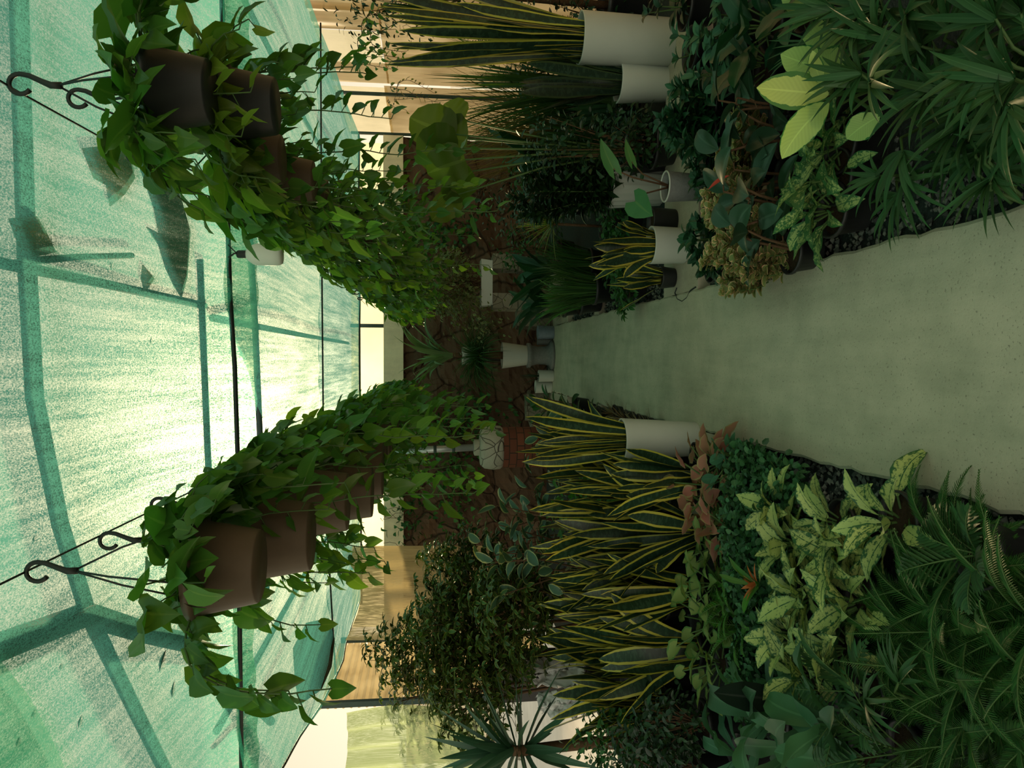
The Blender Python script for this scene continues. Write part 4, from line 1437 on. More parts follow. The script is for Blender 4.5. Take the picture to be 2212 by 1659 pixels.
for i, (v, y, lab) in enumerate([(893, 6.0, 'tan tufted bromeliad at the gravel edge, farthest of four'), (905, 5.65, 'tan tufted bromeliad at the gravel edge, third from the white pot'), (915, 5.3, 'tan tufted bromeliad at the gravel edge, second from the white pot'), (925, 4.98, 'tan tufted bromeliad at the gravel edge next to the white pot')]):
    plant('tufted_bromeliad', lab, 'bromeliad', base(v, y), lambda F, S, g, z: p_rosette(F, S, g, z, 26, .14, .016, (.2, 1.4), (.1, .6), 'spike', 0, .03), 'tan_tuft', 'stem', ('nursery', .07, .09), 'tan tufted bromeliads', 205 + i)

# brick pedestal with its cap and pole
y = 7.4
pc = at_y(1100, 966, y)
zt, zm = at_y(1035, 966, y).z, at_y(1086, 966, y).z
t = thing('brick_pedestal', 'round red brick pedestal with a cracked pale stone cap', 'pedestal', (pc.x, y, 0))
mb = MB()
lathe(mb, [(.20, 0), (.20, zm), (.19, zm + .01), (.001, zm + .01)], 40)
mb.build('brickwork', M['brick'], t)
mb = MB()
lathe(mb, [(.10, zm - .01), (.19, zm), (.212, zm + .03), (.218, zm + .1), (.205, zt - .05), (.17, zt - .01), (.10, zt), (.001, zt)], 40)
tag(mb.build('cap', M['cap_stone'], t), 'cracked pale stone cap', None)
mb = MB()
lathe(mb, [(.08, zt - .005), (.08, zt + .045), (.06, zt + .055), (.001, zt + .055)], 24)
mb.build('collar', M['cap_stone'], t)
t = thing('metal_post', 'shiny grey metal post rising from the brick pedestal', 'post', (pc.x, y, zt + .055))
mb = MB()
tube(mb, [(0, 0, 0), (-.012, 0, .35), (-.03, 0, .78)], .034, 14)
mb.build('tube', M['steel'], t)
mb = MB()
for z in (.18, .36, .54):
    tube(mb, [(-.001 - .03 * z, 0, z), (-.0015 - .03 * z, 0, z + .03)], .037, 14)
mb.build('bands', M['pipe'], t)

# creepers on the rock wall
for i, (cv, cu, wv, hu, n, lab) in enumerate([(900, 1020, 70, 90, 170, 'creeper on the rock wall beside the plant stand'), (945, 955, 60, 70, 170, 'yellowish creeper on the rock wall beside the metal post'), (1050, 985, 85, 60, 190, 'yellowish creeper on the rock wall beyond the brick pedestal'), (1115, 880, 60, 50, 90, 'reddish-stemmed creeper near the coping of the rock wall'), (500, 965, 60, 60, 150, 'creeper on the rock wall above the yellow spiky plant')]):
    g = np.random.default_rng(220 + i)
    mb, ms = MB(), MB()
    c = at_y(cu, cv, YB - .16)
    t = thing('wall_creeper', lab, 'creeper', c, 'creepers on the rock wall')
    sx, sz = wv * YB / 1640, hu * YB / 1640
    for s in range(9):
        pts = [np.array((g.uniform(-sx, sx), g.uniform(-.03, .03), -sz))]
        for q in range(8):
            pts.append(pts[-1] + np.array((g.normal(0, .05), g.normal(0, .012), sz * .25)))
        tube(ms, pts, .003, 4, False)
    P = np.stack([np.clip(g.normal(0, .5, n), -1.2, 1.2) * sx, g.uniform(-.07, .05, n), np.clip(g.normal(0, .5, n), -1.1, 1.1) * sz], -1)
    leaves(mb, P, -PI / 2 + g.normal(0, .9, n), g.uniform(-1.1, .4, n), .4, .075 * g.uniform(.6, 1.2, n), .06 * g.uniform(.7, 1.2, n), 'heart', 5, 3, .15, g.normal(0, .4, n), 0, .12, rg=g)
    mb.build('foliage', M['bush_bright' if i in (1, 2) else 'bush'], t)
    ms.build('vines', M['bark'], t)

# things in the open yard behind the left bed
def leaned(name, label, cat, c, s, mat, rz=0, tilt=0.0):
    mb = MB()
    box(mb, (0, 0, s[2] / 2), s)
    t = mb.build(name, M[mat], None, False)
    t.location = c
    t.rotation_euler = (tilt, 0, rz)
    return tag(t, label, cat)


t = thing('planter_box', 'dark wooden planter box with a brown rim behind the outer snake plants', 'planter', base(1450, 6.9))
zb = top(1068, 1450, 6.9)
mb = MB()
box(mb, (0, 0, zb / 2 - .02), (.34, .34, zb - .04), 0, 1.05)
mb.build('body', M['pot_black'], t, False)
mb = MB()
for a, s in (((0, -.18, zb - .02), (.40, .04, .05)), ((0, .18, zb - .02), (.40, .04, .05)), ((-.18, 0, zb - .02), (.04, .40, .05)), ((.18, 0, zb - .02), (.04, .40, .05))):
    box(mb, a, s)
mb.build('rim', M['bark'], t, False)


def tarp(corners, label, seed):
    g = np.random.default_rng(seed)
    mb = MB()
    A, B, C_, D = [at_y(*c) for c in corners]
    n = 16
    G = np.zeros((n, n, 3))
    for i, a in enumerate(np.linspace(0, 1, n)):
        for j, b_ in enumerate(np.linspace(0, 1, n)):
            p = (A * (1 - a) + B * a) * (1 - b_) + (D * (1 - a) + C_ * a) * b_
            G[i, j] = p + Vector(g.normal(0, .012, 3)) + Vector((0, .03 * math.sin(a * 9 + b_ * 4), 0))
    sheet(mb, G)
    o = mb.build('tarpaulin', M['tarp'])
    md = o.modifiers.new('thick', 'SOLIDIFY')
    md.thickness = .006
    tag(o, label, 'tarpaulin', 'white tarpaulins behind the outer snake plants')


tarp([(1136, 1425, 6.2), (1150, 1482, 6.0), (1262, 1480, 5.4), (1262, 1418, 5.6)], 'white tarpaulin draped behind the planter box and the snake plants', 1)
tarp([(1160, 1500, 5.7), (1172, 1545, 5.6), (1262, 1548, 5.2), (1262, 1488, 5.3)], 'white tarpaulin nearer the spiky plant, seen between sword leaves', 2)
tarp([(1210, 1383, 5.9), (1205, 1402, 5.9), (1252, 1402, 5.6), (1250, 1383, 5.6)], 'small white piece of tarpaulin between snake plant leaves', 3)

# ------------------------------------------------------------------ right bed
def potted_snake(v, y, ub, ur, ut, rpx, n, W, lab, leaf='snake', kind='cyl', lean=.10, seed=0, mat='pot_white', taper=.88):
    """ub: foot row, ur: rim row, ut: leaf tip row, rpx: pot width in photo pixels."""
    zb = max(0.0, top(ub, v, y))
    p = at_y(ub, v, y)
    r = rpx * y / 1640 / 2
    h = top(ur, v, y) - zb
    return plant('snake_plant', lab, 'snake plant', (p.x, y, zb), lambda F, S, g, z: p_snake(F, S, g, z, top(ut, v, y) - zb - z, r * .75, n, W, lean), leaf, 'stem', (kind, r, h, mat, taper), None, seed)


b_ = base(92, 4.9)
plant('snake_plant', 'tallest snake plant in the large white cylinder pot by the fibreglass wall', 'snake plant', b_, lambda F, S, g, z: p_snake(F, S, g, z, top(800, 92, 4.9) - z, .12, 24, .075, .085), 'snake', 'stem', ('cyl', .165, top(1252, 92, 4.9), 'pot_white', .9), None, 231)
b_ = base(182, 5.0)
plant('snake_plant', 'dark snake plant in the shorter white cylinder pot beside the tallest one', 'snake plant', b_, lambda F, S, g, z: p_snake(F, S, g, z, top(1120, 182, 5.0) - z, .10, 18, .085, .16), 'snake_dark', 'stem', ('cyl', .135, top(1334, 182, 5.0), 'pot_white', .86), None, 232)
b_ = base(531, 4.55, .015)
plant('snake_plant', 'yellow-edged snake plant in a white cylinder pot on the right path slab', 'snake plant', b_, lambda F, S, g, z: p_snake(F, S, g, z, top(1272, 531, 4.55) - z, .085, 17, .07, .22), 'snake', 'stem', ('cyl', .116, top(1405, 531, 4.55) - .015, 'pot_white', .93), None, 233)
b_ = base(600, 4.75, .015)
plant('snake_plant', 'small snake plant in a black pot between the white pot and the path', 'snake plant', b_, lambda F, S, g, z: p_snake(F, S, g, z, top(1300, 600, 4.75) - z, .06, 12, .05, .3), 'snake', 'stem', ('cyl', .072, .095, 'pot_black', .85), None, 234)
t = thing('nursery_pot', 'dark teal pot standing behind the white pot on the path slab', 'pot', base(478, 4.75, .015))
cyl_pot(t, .085, .16, 0, 'pot_black')
b_ = base(406, 5.1)
plant('dark_bush', 'tall dark bush of glossy leaves in the white ribbed pot', 'bush', b_, lambda F, S, g, z: p_whorls(F, S, g, z, top(1090, 406, 5.1) - z, .11, 12, .13, .036, .028, 6, .7, .08, spread=.24), 'dark_bush', 'stem', ('ribbed', .145, top(1315, 406, 5.1), 'pot_white'), None, 235)

# arrow-leaved plant in the pale-rimmed pot
b_ = base(406, 4.15)
h = top(1437, 406, 4.15)
t = thing('alocasia', 'arrow-leaved plant with two big leaves in a pale-rimmed pot', 'plant', b_)
cyl_pot(t, .085, h, 0, 'pot_grey', .8, 0, 0, .006)
mb = MB()
a = np.linspace(0, 2 * PI, 33)
tube(mb, [(.083 * math.cos(x), .083 * math.sin(x), h) for x in a], .005, 6, False)
tag(mb.build('rim', M['pot_white'], t), 'pale rim', None)
F, S = MB(), MB()
for i, (a, b, W) in enumerate([((1372, 435, 4.1), (1410, 466, 4.0), .16), ((1325, 365, 4.15), (1298, 300, 4.2), .085), ((1365, 350, 4.2), (1352, 300, 4.3), .05)]):
    q = leaf_at(F, b_, a, b, W, 'heart', .2, .25, lobe=.3, seed=i)
    tube(S, [(0, 0, h * .88), (q.x * .5, q.y * .5, (h + q.z) * .52 + .02), tuple(q)], [.006, .0045, .0035], 6)
F.build('foliage', M['alocasia'], t)
S.build('stems', M['bark'], t)

# glossy dracaenas in front of the slab
for i, (v, y, ut, lab) in enumerate([
        (572, 3.85, 1490, 'dark glossy dracaena at the corner of the slab nearest the path'),
        (515, 3.85, 1475, 'dark glossy dracaena in front of the white pot on the slab'),
        (447, 3.8, 1510, 'dark glossy dracaena in front of the pale-rimmed pot'),
        (362, 3.85, 1490, 'dark glossy dracaena, fourth from the path'),
        (300, 3.9, 1435, 'dark glossy dracaena, fifth from the path'),
        (230, 3.9, 1425, 'dark glossy dracaena, farthest from the path in its row'),
        (285, 4.3, 1430, 'dark glossy dracaena behind its row, by the white ribbed pot')]):
    plant('dracaena', lab, 'dracaena', base(v, y), lambda F, S, g, z: p_whorls(F, S, g, z, top(ut, v, y) - z, .09, 8, .125, .040, .032, 6, .75, .1, spread=.3), 'dracaena', 'stem', ('nursery', .095, .12), 'dark glossy dracaenas in front of the slab', 240 + i)
# peperomias
for i, (v, y, ut, lab) in enumerate([
        (565, 3.3, 1560, 'tan and pink variegated peperomia nearest the path'),
        (500, 3.35, 1530, 'tan and pink variegated peperomia, second from the path'),
        (435, 3.35, 1535, 'tan and pink variegated peperomia, third from the path'),
        (365, 3.4, 1560, 'tan and pink variegated peperomia behind the red sheath'),
        (295, 3.4, 1565, 'tan and pink variegated peperomia, farthest from the path'),
        (525, 3.08, 1600, 'tan and pink variegated peperomia at the gravel edge')]):
    plant('peperomia', lab, 'peperomia', base(v, y), lambda F, S, g, z: p_whorls(F, S, g, z * .7, top(ut, v, y) - z * .5, .12, 20, .060, .036, .022, 5, .7, .2, 'oval', .004, .5, .4), 'peperomia', 'stem', ('nursery', .10, .10), 'tan and pink peperomias', 250 + i)
# dark rubber plants
for i, (v, y, ut, st, lab) in enumerate([
        (545, 2.98, 1590, 2, 'dark rubber plant with drooping leaves at the gravel edge'),
        (455, 2.95, 1570, 3, 'dark rubber plant in front of the peperomias'),
        (385, 3.05, 1560, 3, 'dark rubber plant with a red leaf sheath'),
        (300, 3.05, 1570, 3, 'dark rubber plant beside the big pale leaves'),
        (235, 3.1, 1545, 3, 'dark rubber plant behind the big pale leaves')]):
    t = plant('rubber_plant', lab, 'rubber plant', base(v, y), lambda F, S, g, z: p_alternate(F, S, g, z, st, top(ut, v, y) - z, .19, .098, 'oval', .06, .3, (.3, .9), .25, .04, (.0, .6)), 'rubber', 'bark', ('nursery', .09, .12), 'dark rubber plants', 260 + i)
    if i == 2:
        mb = MB()
        leaves(mb, [(0, 0, top(ut, v, y) - .03)], 2.4, .9, .2, .1, .03, 'lance', 6, 3, .3)
        tag(mb.build('sheath', M['red'], t), 'red leaf sheath', None)

# big pale dieffenbachia
b_ = base(190, 2.62)
t = thing('dieffenbachia', 'dieffenbachia with large pale yellow-green leaves', 'dieffenbachia', b_)
nursery_pot(t, .12, .16)
F, S = MB(), MB()
for i, (a, b, W, dr) in enumerate([((1790, 203, 2.42), (1637, 190, 2.50), .125, .25), ((1815, 160, 2.48), (1688, 118, 2.58), .125, .3), ((1790, 222, 2.42), (1690, 342, 2.46), .105, .5),
                                   ((1830, 70, 2.5), (1735, 85, 2.62), .12, .4), ((1775, 180, 2.40), (1755, 110, 2.38), .05, .3), ((1840, 150, 2.40), (1770, 120, 2.5), .11, .3),
                                   ((1800, 20, 2.7), (1690, 0, 2.8), .11, .3), ((1900, 250, 2.3), (1830, 300, 2.4), .09, .5)]):
    q = leaf_at(F, b_, a, b, W, 'oval', dr, .1 * (-1) ** i, seed=i + 3)
    tube(S, [(0, 0, .14), (q.x * .6, q.y * .6, q.z * .6 + .05), tuple(q)], [.009, .007, .005], 6)
F.build('foliage', M['dieff'], t)
S.build('stems', M['stem'], t)
for i, (v, y, ut, n, lab) in enumerate([
        (455, 2.65, 1740, 15, 'mottled dieffenbachia at the gravel edge'),
        (385, 2.62, 1720, 15, 'mottled dieffenbachia, second from the path'),
        (315, 2.6, 1770, 13, 'mottled dieffenbachia under the big pale leaves')]):
    plant('mottled_dieffenbachia', lab, 'dieffenbachia', base(v, y), lambda F, S, g, z: p_rosette(F, S, g, z, n, .17, .075, (.1, 1.2), (.4, 1.2), 'lance', (top(ut, v, y) - z) * .5, .04, 5, .07, .12), 'dieff_mottle', 'stem', ('nursery', .10, .13), 'mottled dieffenbachias', 270 + i)

# lady palms in the near right corner
def lady(v, y, specs, lab, seed, n=9, W=.025):
    """specs: fans as (u, v, y, azimuth, elevation, length) in the photograph's frame."""
    b0 = base(v, y)
    sp = []
    g0 = np.random.default_rng(seed)
    for u, vv, yy, az, el, L in specs:
        q = at_y(u, vv, yy) - b0
        sp.append((q.x, q.y, q.z, az, el, L * .85))
        for _ in range(0 if seed in (280, 287, 281) else 2):
            sp.append((q.x + g0.normal(0, .10), q.y + g0.normal(0, .10), max(.08, q.z - g0.uniform(.03, .14)), az + g0.normal(0, 1.2), el + g0.normal(0, .3), L * g0.uniform(.65, .85)))
    return plant('lady_palm', lab, 'palm', b0, lambda F, S, g, z: [fan(F, S, g, (g.normal(0, .02), g.normal(0, .02), z), (a, b, c), d, e, n, f, W) for a, b, c, d, e, f in sp], 'palm', 'stem', None, 'lady palms in the near right corner', seed)


lady(250, 2.28, [(1860, 160, 2.25, 1.5, .9, .24), (1880, 175, 2.1, -1.6, .3, .24), (1950, 330, 2.2, 2.9, .3, .22), (1900, 80, 2.2, .6, .7, .24)], 'lady palm with fans spread over the big pale leaves', 280, 10)
lady(380, 2.3, [(1955, 390, 2.2, -2.6, .1, .24), (1940, 420, 2.25, 2.6, .25, .22), (1900, 380, 2.3, 1.9, .7, .18)], 'lady palm with a fan arching over the path edge', 281, 9, .018)
lady(330, 1.98, [(2120, 300, 1.95, -2.3, .0, .26), (2090, 260, 2.0, 2.5, .6, .24), (2060, 200, 2.0, 1.2, .8, .24)], 'lady palm drooping towards the gravel nearest the camera', 282, 10)
lady(130, 2.1, [(2010, 190, 2.05, 2.4, .7, .26), (1990, 100, 2.1, .9, .8, .26), (2050, 60, 2.0, .3, .5, .26), (2070, 140, 1.95, -1.9, .3, .25)], 'lady palm in the middle of the near right corner', 283, 10)
lady(30, 2.3, [(1850, 40, 2.3, 2.4, .7, .26), (1900, 10, 2.2, 1.0, .8, .26), (1960, 30, 2.1, -2.2, .4, .26), (1800, 20, 2.4, 1.2, 1.0, .25)], 'lady palm cut by the outer picture edge', 284, 10)
lady(200, 1.75, [(2160, 120, 1.75, 2.2, .8, .26), (2180, 230, 1.7, -2.4, .2, .26), (2150, 40, 1.75, .7, .6, .26), (2190, 170, 1.7, 1.4, .7, .26)], 'lady palm at the lower picture edge', 285, 10)
lady(420, 1.9, [(2150, 370, 1.9, -2.7, .2, .22), (2120, 330, 1.95, 2.2, .5, .2)], 'small lady palm beside the gravel nearest the camera', 286, 9, .018)
lady(80, 2.55, [(1770, 90, 2.6, 1.9, .9, .24), (1820, 110, 2.5, 2.6, .5, .22), (1780, 15, 2.6, .8, .9, .24)], 'thin-leaved palm between the big pale leaves and the picture edge', 287, 14, .009)

# shrubs at the upper right and outer edge
for i, (v, y, ut, st, L, W, leaf, lab) in enumerate([
        (150, 3.6, 1500, 7, .12, .042, 'blue_green', 'leafy shrub with narrow pale-lit leaves in front of the white pots'),
        (60, 3.5, 1500, 7, .13, .05, 'blue_green', 'leafy shrub with broad pale-lit leaves at the outer edge'),
        (110, 4.1, 1440, 3, .12, .03, 'blue_green', 'slender-leaved sprig against the large white pot'),
        (20, 4.2, 1390, 6, .14, .05, 'rubber', 'dark leafy shrub beyond the large white pot')]):
    plant('leafy_shrub', lab, 'shrub', base(v, y), lambda F, S, g, z: p_whorls(F, S, g, z, top(ut, v, y) - z, .12, st, L, W, .05, 5, .55, .2, 'lance', .005, .7, .45), leaf, 'stem', ('nursery', .12, .16), 'leafy shrubs in front of the large white pot', 290 + i)
for i, (v, y, ut, lab) in enumerate([(60, 3.15, 1575, 'broad dark-leaved plant between the shrubs and the big pale leaves'), (140, 3.2, 1590, 'broad dark-leaved plant beside the dark rubber plants'), (10, 2.85, 1680, 'broad dark-leaved plant cut by the outer edge')]):
    plant('broad_leaved_plant', lab, 'plant', base(v, y), lambda F, S, g, z: p_rosette(F, S, g, z, 10, .22, .12, (.2, 1.2), (.4, 1.1), 'oval', (top(ut, v, y) - z) * .45, .05, 5, .05, .1, .02, 9), 'dracaena', 'stem', ('nursery', .11, .14), 'broad dark-leaved plants', 296 + i)

# middle distance on the right
def grass(v, y, ut, n, W, lab, leaf='grass', seed=0, r=.08, group=None, el=(1.28, 1.52), droop=(.05, .75), name='grassy_plant'):
    p = base(v, y)
    p.x = min(p.x, 2.15)
    return plant(name, lab, 'plant', p, lambda F, S, g, z: p_grass(F, S, g, z, n, (top(ut, v, y) - z) * 1.12, W, r, el, droop), leaf, 'stem', ('nursery', .13, .2), group, seed)


grass(205, 7.7, 985, 190, .012, 'tall dry brown grassy plant against the fibreglass wall', 'grass_dry', 300, .16)
grass(270, 6.6, 1000, 150, .013, 'dry grassy plant with orange blades beside the fan-leaved plant', 'grass_dry', 301, .14)
grass(150, 5.9, 960, 100, .022, 'tall green grassy plant behind the shorter white pot', 'grass', 302, .15)
grass(300, 6.0, 1150, 110, .02, 'green grassy plant in front of the dry ones', 'grass', 303, .12)
grass(230, 5.7, 1230, 90, .05, 'dark strap-leaved clump behind the shorter white pot', 'nest', 304, .12)
grass(625, 6.3, 1180, 190, .010, 'fine dark grass-like clump near the path behind the snake plants', 'grass', 305, .13)
grass(570, 6.5, 1165, 150, .011, 'fine dark grass-like clump behind the white pot on the slab', 'grass', 306, .13)
grass(650, 6.9, 1170, 60, .03, 'strappy-leaved lily leaning over the path edge', 'bush_bright', 307, .08)
b_ = base(490, 6.2)
H = top(1195, 490, 6.2)
plant('spiky_dracaena', 'spiky plant with yellow-striped narrow leaves on a thin stem', 'dracaena', b_, lambda F, S, g, z: (tube(S, [(0, 0, z), (.01, 0, H)], .012, 6), leaves(F, np.repeat([[.01, 0, H]], 34, 0), np.arange(34) * 2.4, np.linspace(-.2, 1.45, 34), g.uniform(0, .4, 34), g.uniform(.26, .36, 34), .022, 'spike', 6, 3, .15, rg=g)), 'yellow_spike', 'bark', ('nursery', .1, .16), None, 310)
for i, (v, y, ut, n, lab) in enumerate([(655, 7.6, 1090, 13, 'dark broad-leaved cast iron plant near the far end of the path'), (590, 7.4, 1085, 13, 'dark broad-leaved cast iron plant beside the grey-green shrub'), (350, 6.4, 1010, 12, 'dark strap-leaved plant under the large backlit leaves')]):
    plant('cast_iron_plant', lab, 'plant', base(v, y), lambda F, S, g, z: p_rosette(F, S, g, z, n, (top(ut, v, y) - z) * .7, .12, (.7, 1.45), (.3, 1.0), 'oval', .18, .05, 5, .04, .12, 0, 10), 'dracaena', 'stem', ('nursery', .14, .22), 'cast iron plants', 312 + i)
for i, (v, y, ut, R, n, leaf, lab) in enumerate([
        (280, 5.35, 1300, .20, 420, 'dark_bush', 'round dark bush between the shorter white pot and the ribbed pot'),
        (300, 4.8, 1340, .18, 380, 'dark_bush', 'low round dark bush beside the ribbed white pot'),
        (615, 5.5, 1330, .20, 420, 'bush', 'low green ground plant beside the path behind the black pot'),
        (470, 5.6, 1300, .22, 420, 'bush', 'low green ground plant behind the snake plant on the slab'),
        (560, 5.7, 1310, .22, 400, 'bush', 'low green ground plant behind the white pot nearer the path'),
        (360, 6.9, 1080, .35, 500, 'bush', 'bushy green plant behind the tall dark bush'),
        (440, 7.4, 1010, .40, 480, 'dark_bush', 'dark leafy bush at the foot of the rock wall'),
        (540, 8.2, 1070, .35, 420, 'bush', 'green bush below the grey-green shrub'),
        (150, 6.0, 1080, .35, 520, 'bush', 'green bush behind the two white pots'),
        (325, 4.8, 1110, .24, 520, 'dark_bush', 'dark leafy bush beneath the large backlit leaves'),
        (60, 5.6, 960, .40, 620, 'dark_bush', 'dark bush behind the tallest snake plant')]):
    plant('leafy_bush', lab, 'bush', base(v, y), lambda F, S, g, z: p_bush(F, S, g, z * .6, top(ut, v, y) - z * .6, R, n, .06, .03, 'lance', 18, .35), leaf, 'bark', ('nursery', .12, .16), 'leafy bushes of the right bed', 320 + i)

# large backlit leaves
b_ = base(330, 5.0)
t = thing('fiddle_leaf_fig', 'plant with very large round leaves lit from behind', 'fig plant', b_)
nursery_pot(t, .16, .25)
F, S = MB(), MB()
for i, (a, b, W) in enumerate([((985, 290, 5.0), (887, 255, 5.0), .30), ((990, 320, 4.95), (900, 330, 4.95), .34), ((1005, 345, 4.9), (925, 375, 4.85), .27), ((990, 420, 4.95), (935, 475, 4.95), .19), ((1000, 260, 5.1), (960, 225, 5.1), .22), ((1020, 370, 5.0), (960, 430, 4.9), .22), ((1010, 300, 5.05), (940, 290, 5.1), .3)]):
    q = leaf_at(F, b_, a, b, W, 'round', .2, .25 * (-1) ** i, wave=.05, seed=i + 8)
    tube(S, [(0, 0, .22), (q.x * .4, q.y * .4, q.z * .6), tuple(q)], [.008, .007, .005], 6)
F.build('foliage', M['big_leaf'], t)
S.build('stems', M['stem'], t)

# trees and climbers on the fibreglass wall
y = 5.9
b_ = base(8, y)
b_.x = min(b_.x, XR - .25)
t = thing('weeping_fig', 'weeping fig with fine leaves against the fibreglass wall at the roof edge', 'tree', (2.62, 5.6, 0))
nursery_pot(t, .2, .3)
F, S = MB(), MB()
g = np.random.default_rng(31)
zt = 2.38
tube(S, [(0, 0, .25), (.03, 0, 1.2), (0, 0, 2.0)], [.03, .025, .015], 8)
p_bush(F, S, g, 1.35, 1.05, .33, 620, .055, .02, 'lance', 26, .3, 1.3, (-1.2, .2), .4)
F.build('foliage', M['dark_bush'], t)
S.build('stems', M['bark'], t)
for i, (u, v, y, ln, lab) in enumerate([(790, 130, 6.8, [.5, .6, .45, .35], 'climbing vine hanging on the fibreglass wall, nearest the roof edge'), (815, 100, 6.4, [.5, .4, .55], 'climbing vine on the fibreglass wall above the tall snake plant'), (860, 190, 7.4, [.5, .6, .4, .3], 'yellowish twiggy vine on the fibreglass wall above the dry grass')]):
    q = at_y(u, v, y)
    q.x = min(q.x, XR - .14)
    g = np.random.default_rng(340 + i)
    t = thing('wall_vine', lab, 'vine', q, 'vines on the fibreglass wall')
    F, S = MB(), MB()
    for L in ln:
        vine(F, S, g, (g.normal(0, .03), g.normal(0, .25), g.uniform(0, .12)), -1.6 + g.normal(0, .8), L, .075 if i < 2 else .04, .04, .02, .2)
    F.build('foliage', M['pothos' if i < 2 else 'grey_shrub'], t)
    S.build('vines', M['bark'], t)

# grey-green shrub in the white trough on a block stand
y = 8.6
pA = at_y(1042, 565, y)
pB = at_y(1062, 660, y)
t = thing('trough_shrub', 'grey-green shrub spilling over a long white trough', 'shrub', ((pA.x + pB.x) / 2, y, pB.z))
Ht = pA.z - pB.z + .02
Wt = abs(pA.x - pB.x)
mb = MB()
box(mb, (0, 0, Ht / 2), (Wt, .24, Ht), 0, 1.06)
mb.build('trough', M['pot_white'], t, False)
F, S = MB(), MB()
g = np.random.default_rng(50)
p_bush(F, S, g, Ht * .8, top(925, 610, y) - pB.z, .40, 1500, .055, .03, 'oval', 30, .3, .7, (-1.0, .6), .4)
d = g.normal(0, 1, (260, 3)) * np.array((.14, .14, .16)) + np.array((-.36, -.08, .22))
leaves(F, d, g.uniform(2, 4.5, 260), g.uniform(-1, .3, 260), .3, .05, .028, 'oval', 4, 3, .15, 0, rg=g)
F.build('foliage', M['grey_shrub'], t)
S.build('stems', M['bark'], t)
x0 = (pA.x + pB.x) / 2
for i, (dx, lab) in enumerate([(-.22, 'stack of rough grey blocks under the path end of the white trough'), (.22, 'stack of rough grey blocks under the outer end of the white trough')]):
    mb = MB()
    zz = pB.z / 3
    for q in range(3):
        box(mb, (.01 * (-1) ** q, 0, zz * (q + .5)), (.17, .24, zz - .006), .05 * q)
    o = mb.build('block_pier', M['rock'], None, False)
    o.location = (x0 + dx, y, 0)
    tag(o, lab, 'blocks')

# ------------------------------------------------------------------ plant stand at the end of the path
y = 9.4
c = at_y(1190, 768, y)
t = thing('plant_stand', 'grey stone pedestal on a round foot at the end of the path', 'pedestal', (c.x, y, .02))
zf = top(1138, 768, y) - .02
mb = MB()
lathe(mb, [(.001, 0), (.19, 0), (.19, .03), (.17, .045), (.13, .06), (.115, .10), (.11, zf * .6), (.13, zf * .82), (.155, zf * .88), (.155, zf), (.001, zf)], 36)
mb.build('column', M['pot_grey'], t)
zp = zf + .02
h = top(1084, 768, y) - zp
plant('ponytail_plant', 'white flared pot with fine drooping grass-like leaves on the stone pedestal', 'plant', (c.x, y, zp), lambda F, S, g, z: (p_grass(F, S, g, z + .28, 620, .60, .009, .05, (-.1, 1.3), (.9, 2.4)), tube(S, [(0, 0, z), (0, 0, z + .29)], [.05, .03], 8)), 'grass', 'bark', ('cyl', .165, h, 'pot_white', .74), None, 360)
# tall stand behind carrying the ribbed pot
ye = 9.68
c2 = at_y(1028, 769, ye)
t = thing('pillar_stand', 'dark pillar behind the ponytail plant carrying the ribbed white pot', 'stand', (c2.x, ye, 0))
mb = MB()
lathe(mb, [(.001, 0), (.14, 0), (.12, .05), (.07, .1), (.07, c2.z - .06), (.11, c2.z - .02), (.11, c2.z), (.001, c2.z)], 24)
mb.build('column', M['pot_black'], t)
plant('pandan_plant', 'plant with long arching strap leaves in the ribbed white pot', 'plant', (c2.x, ye, c2.z), lambda F, S, g, z: (tube(S, [(0, 0, z - .02), (.02, 0, z + .2)], [.03, .025], 8), p_grass(F, S, g, z + .14, 34, .80, .06, .03, (.85, 1.5), (.2, 2.0), 12, 'spike')), 'palm_blue', 'bark', ('ribbed', .112, top(998, 769, ye) - c2.z, 'pot_white'), None, 361)

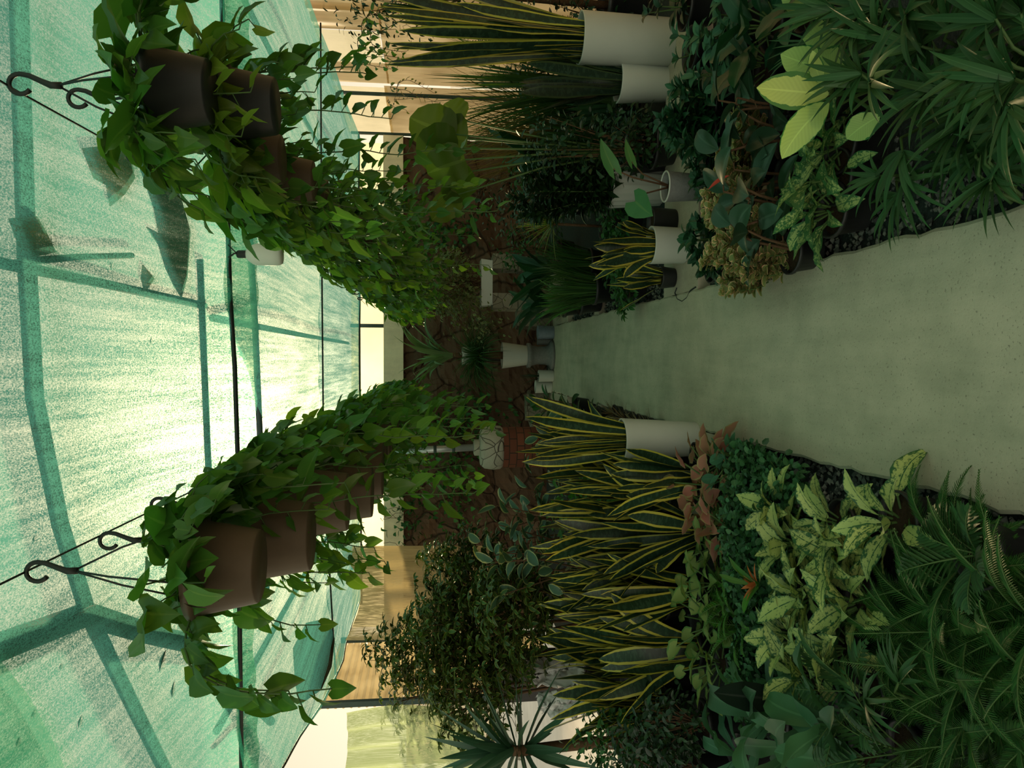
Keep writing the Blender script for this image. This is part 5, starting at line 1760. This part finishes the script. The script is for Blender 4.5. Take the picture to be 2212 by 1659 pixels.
# little pots around the stand
yq = 9.35
for i, (v, ur, r, kind, mat, fl, lab) in enumerate([
        (812, 1163, .075, 'cyl', 'pot_white', 1, 'small white square-sided pot with thin stems next to the stone pedestal'),
        (835, 1160, .085, 'cyl', 'pot_white', 0, 'second small white pot, farther from the stone pedestal'),
        (718, 1161, .085, 'cyl', 'pot_blue', 0, 'small blue-grey pot on the other side of the stone pedestal'),
        (738, 1163, .045, 'cyl', 'pot_grey', 0, 'little pale vase between the blue-grey pot and the pedestal')]):
    p = base(v, yq)
    if i == 1:
        p = base(v, yq + .15)
    if i == 3:
        p = base(v, yq + .1)
    hh = top(ur, v, yq) - .02
    p.z = .02
    if fl:
        plant('small_potted_plant', lab, 'plant', p, lambda F, S, g, z: p_grass(F, S, g, z, 16, .3, .008, .03, (.9, 1.5), (.1, .6)), 'dark_bush', 'stem', ('cyl', r, hh, mat, .95), None, 370 + i)
    else:
        t = thing('pot', lab, 'pot', p)
        cyl_pot(t, r, hh, 0, mat, .95)
plant('striped_lily', 'small plant with white-striped drooping leaves beside the blue-grey pot', 'plant', base(668, 9.0), lambda F, S, g, z: p_grass(F, S, g, z, 26, .34, .03, .04, (.5, 1.4), (.6, 1.8)), 'bush_bright', 'stem', ('nursery', .12, .24), None, 375)
for i, (u, v, y, s, lab) in enumerate([(1150, 650, 9.2, (.24, .2, .16), 'rough grey block on the far ledge beside the path end'), (1120, 685, 9.6, (.30, .22, .14), 'rough pale block low against the rock wall by the grey-green shrub'), (1140, 880, 9.7, (.34, .18, .2), 'weathered driftwood-coloured block by the rock wall')]):
    p = at_y(u, v, y)
    mb = MB()
    box(mb, (0, 0, p.z / 2), (s[0], s[1], p.z + .02), .2, .94)
    o = mb.build('stone_block', M['rock'], None, False)
    o.location = (p.x, y, .02)
    tag(o, lab, 'block')
mb = MB()
g = np.random.default_rng(66)
tube(mb, [tuple(at_y(1145, 845, 9.9)), tuple(at_y(1140, 880, 9.8)), tuple(at_y(1150, 920, 9.7)), tuple(at_y(1153, 960, 9.6))], [.04, .045, .035, .03], 9)
tag(mb.build('driftwood_branch', M['rock']), 'pale weathered branch leaning low against the rock wall', 'branch')
